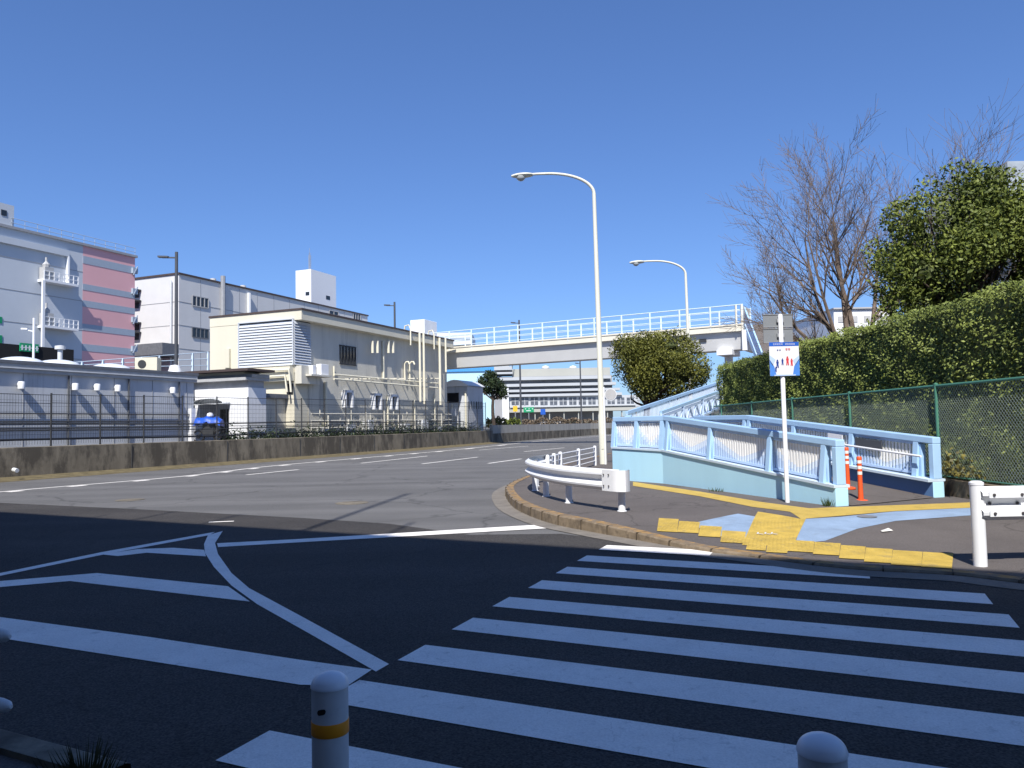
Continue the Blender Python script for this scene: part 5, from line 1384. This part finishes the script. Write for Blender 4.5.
for px in (545.5, 573):
    b = MB(); x_, y_2, z_ = D(px, 368, DF+8); b.lathe((x_,y_2,z_), [(.9,-.3),(1.1,.1),(.7,.5),(0,.7)], 10); b.build('roof_vent', 'white', tm, smooth=True)
hg = thing('hangar', 'distant hangar with blue stripe over pale wall under the bridge', 'building', (*D(470,420,240)[:2],0))
b = MB(); fbox(b, 380, 495, 372, 425, 240, 30); b.build('wall', 'palecyan', hg)
b = MB(); fbox(b, 380, 500, 361, 372, 239.5, 31); b.build('blue_band', 'skybluewall', hg)
wb = thing('white_block', 'pale far building behind the left end of the footbridge', 'building', (*D(460,420,130)[:2],0))
b = MB(); fbox(b, 405, 472, 333, 345, 130, 12); b.box(D(380,340,131)[0], D(438,340,131)[0], 131, 140, 0, D(440,345,131)[2]); b.build('wall', 'whitegray', wb)
b = MB(); fbox(b, 408, 470, 338, 340, 129.9, .1); b.build('window', 'bandgrey', wb)
# small signs
for nm, px0, px1, py0, py1, d, m_, lab in (('direction_sign',523.5,534,407.3,412.2,120,'signgreen','green direction sign in front of the terminal building'),
                                  ('yellow_sign',513,517.5,406,411.5,110,'signyellow','small yellow sign left of the green direction sign'),
                                  ('blue_sign',540.5,545.5,409,414.5,125,'signblue','small blue sign right of the green direction sign')):
    x0,_,z1 = D(px0,py0,d); x1,_,z0 = D(px1,py1,d)
    t = thing(nm, lab, 'sign', ((x0+x1)/2,d,0)); b = MB(); b.box(x0,x1,d,d+.08,z0,z1); bd_ = b.build('board', m_, t)
    b = MB(); b.tube([((x0+x1)/2,d+.15,0),((x0+x1)/2,d+.15,z1-.1)], .08, 6); b.build('post', 'metal', t)
    if nm == 'direction_sign':
        b = MB(); w3 = (x1-x0)/3; zc = (z0+z1)/2
        for k in (0,1,2): b.box(x0+w3*k+.25,x0+w3*k+w3-.15,d-.02,d-.002,zc+.08,zc+.2)
        b.box(x0+.4,x1-.5,d-.02,d-.002,zc-.2,zc-.1); b.build('lettering', 'posterwhite', bd_)
# parked vans seen far under the terminal
def van(px, d, w_, m_, label):
    x, y, _ = D(px, 420, d); t = thing('parked_van', label, 'van', (x,y,.0), 0, 'vehicles far off by the terminal')
    b = MB(); b.add([(-w_/2,0,.3),(w_/2,0,.3),(w_/2,0,1.1),(w_/2-.25,0,1.95),(-w_/2+.15,0,2.0),(-w_/2,0,1.2)]+[(-w_/2,1.8,.3),(w_/2,1.8,.3),(w_/2,1.8,1.1),(w_/2-.25,1.8,1.95),(-w_/2+.15,1.8,2.0),(-w_/2,1.8,1.2)],
        [(0,1,2,3,4,5),(11,10,9,8,7,6)]+[(i,(i+1)%6,6+(i+1)%6,6+i) for i in range(6)]); b.build('body', m_, t, local=True)
    b = MB(); b.box(-w_/2+.3,w_/2-.45,-.02,-.002,1.2,1.75); b.build('window', 'glass', t, local=True)
    for sx in (-w_/2+.8, w_/2-.8):
        b = MB(); b.tube([(sx,-.03,.33),(sx,.2,.33)], .33, 14); b.build('wheel', 'black', t, local=True)
van(577, 135, 4.4, mat('van_green', (.14,.27,.23), .4), 'grey green van parked beyond the planter, right of the blue sign')
van(551, 140, 4.2, 'white', 'white van parked beyond the planter between signs and grey green van')
van(620, 150, 4.5, 'whitegray', 'pale van parked beneath the right end of the terminal canopy')
# buildings behind the trees on the right
rb = thing('white_house_block', 'white building partly hidden behind the bare tree', 'building', (*D(860,400,60)[:2],0))
b = MB(); b.box(D(834,320,60)[0], D(893,320,60)[0], 60, 72, 0, D(860,309,60)[2]); b.build('wall', 'white', rb)
b = MB(); b.box(D(833,320,60)[0], D(894,320,60)[0], 59.8, 72.2, D(860,309,60)[2], D(860,307.5,60)[2]); b.build('roof', 'eave', rb)
b = MB(); 
for k in range(4): b = MB(); x_ = D(838+k*13,320,60)[0]; b.box(x_,x_+.5,59.95,59.99,D(860,322,60)[2],D(860,316,60)[2]); b.build('window', 'eave', rb)
nb = thing('grey_roofed_building', 'grey building with steep sheeted roof at the right edge', 'building', (*D(1050,400,42)[:2],0))
xL, xR = D(1013,250,42)[0], D(1130,250,42)[0]; zE = D(1003,216,42)[2]; zP = D(1030,146,42)[2]
b = MB(); b.box(xL+.4, xR, 42.4, 54, 0, zE-3); b.build('wall', 'white', nb)
b = MB(); b.add([(xL,42,zE-3),(xR,42,zE-3),(xR,55,zE-3),(xL,55,zE-3),(xL,42,zE),(xR,42,zE),(xR,55,zE),(xL,55,zE),(xL+1.6,44.5,zP),(xR,44.5,zP),(xR,52,zP),(xL+1.6,52,zP)],
    [(0,1,5,4),(1,2,6,5),(2,3,7,6),(3,0,4,7),(4,5,9,8),(5,6,10,9),(6,7,11,10),(7,4,8,11),(8,9,10,11),(3,2,1,0)]); b.build('roof', 'net', nb)

# ------------------------------------------------------------------ building behind the camera that throws the shade
SUN_EL, SUN_AZ = math.radians(47), math.radians(7)
HB = 13.0; Ld = Vector((math.sin(SUN_AZ), math.cos(SUN_AZ)))*(HB/math.tan(SUN_EL))
def gl(x): return 9.82-.53*x
def edgept(x): return Vector((x, gl(x)))-Ld
A_, B_ = edgept(-32), edgept(34); dd = (B_-A_).normalized(); nn = Vector((-dd.y, dd.x)); nn = -nn if nn.y > 0 else nn
bb = thing('rear_building', 'plain grey flat roofed building standing behind the viewpoint', 'building', (A_.x, A_.y, 0))
b = MB(); b.prism([tuple(A_), tuple(B_), tuple(B_+nn*14), tuple(A_+nn*14)], 0, HB); b.build('wall', 'behind', bb)
b = MB()
for fl_ in range(4):
    for k in range(16):
        p = A_+dd*(2+k*4.4)-nn*.02; q_ = p+dd*2.2; z = 1+fl_*3.1
        b.add([(p.x,p.y,z),(q_.x,q_.y,z),(q_.x,q_.y,z+1.5),(p.x,p.y,z+1.5)],[(0,1,2,3)])
b.build('window_row', 'glass', bb)
tE = math.tan(SUN_EL)
for i, (px, py, r_) in enumerate(((409,493.4,.05),(176,511.5,.025),(243,514,.03),(413,522,.03),(110,514.5,.02))):
    tip = Vector(P(px, py)); 
    # find mast foot on roof: distance beyond the shade edge gives the height
    dirv = Ld.normalized(); k = 0.0
    while tip.y-dirv.y*k > gl(tip.x-dirv.x*k) and k < 20: k += .05
    h = k*tE; foot = tip-dirv*k-Ld
    b = MB(); b.tube([(foot.x,foot.y-.03,HB-.3),(foot.x,foot.y-.03,HB+h)], r_, 8)
    b.build('roof_mast', 'darkpole', bb, smooth=True)

# ------------------------------------------------------------------ light, sky, camera
sun = bpy.data.lights.new('sun', 'SUN'); sun.energy = 4.3; sun.angle = math.radians(.5); sun.color = (1, .955, .88)
so_ = bpy.data.objects.new('sun', sun); col.objects.link(so_)
ld = Vector((math.sin(SUN_AZ)*math.cos(SUN_EL), math.cos(SUN_AZ)*math.cos(SUN_EL), -math.sin(SUN_EL)))
so_.rotation_euler = ld.to_track_quat('-Z', 'Y').to_euler()
w = bpy.data.worlds.new('World'); scene.world = w; w.use_nodes = True
nt = w.node_tree; bg = nt.nodes['Background']; sk = nt.nodes.new('ShaderNodeTexSky')
sk.sky_type = 'NISHITA'; sk.sun_disc = False; sk.sun_elevation = SUN_EL; sk.sun_rotation = SUN_AZ+PI
sk.ozone_density = 2.2; sk.dust_density = .35; sk.air_density = 1.0; sk.altitude = 0
gm = nt.nodes.new('ShaderNodeGamma'); gm.inputs[1].default_value = .84
vm = nt.nodes.new('ShaderNodeVectorMath'); vm.operation = 'MULTIPLY'; vm.inputs[1].default_value = (.66, .93, 1.45)
nt.links.new(sk.outputs[0], gm.inputs[0]); nt.links.new(gm.outputs[0], vm.inputs[0]); nt.links.new(vm.outputs[0], bg.inputs[0])
bg.inputs[1].default_value = .088
cam = bpy.data.cameras.new('camera'); co = bpy.data.objects.new('camera', cam); col.objects.link(co)
cam.sensor_fit = 'HORIZONTAL'; cam.sensor_width = 36; cam.lens = 36*F/1024; cam.clip_start = .05; cam.clip_end = 3000
R0_ = Vector((1,0,0)); U0 = Vector((0,-math.sin(TH),math.cos(TH))); Fw = Vector((0,math.cos(TH),math.sin(TH)))
Rv = R0_*math.cos(ROLL)-U0*math.sin(ROLL); Uv = R0_*math.sin(ROLL)+U0*math.cos(ROLL)
co.matrix_world = Matrix(((Rv.x,Uv.x,-Fw.x,0),(Rv.y,Uv.y,-Fw.y,0),(Rv.z,Uv.z,-Fw.z,EYE),(0,0,0,1)))
scene.camera = co
vs_ = scene.view_settings; vs_.view_transform = 'Standard'; vs_.look = 'None'; vs_.gamma = 1; vs_.exposure = .6; vs_.use_curve_mapping = False
scene.cycles.max_bounces = 6; scene.cycles.use_denoising = True
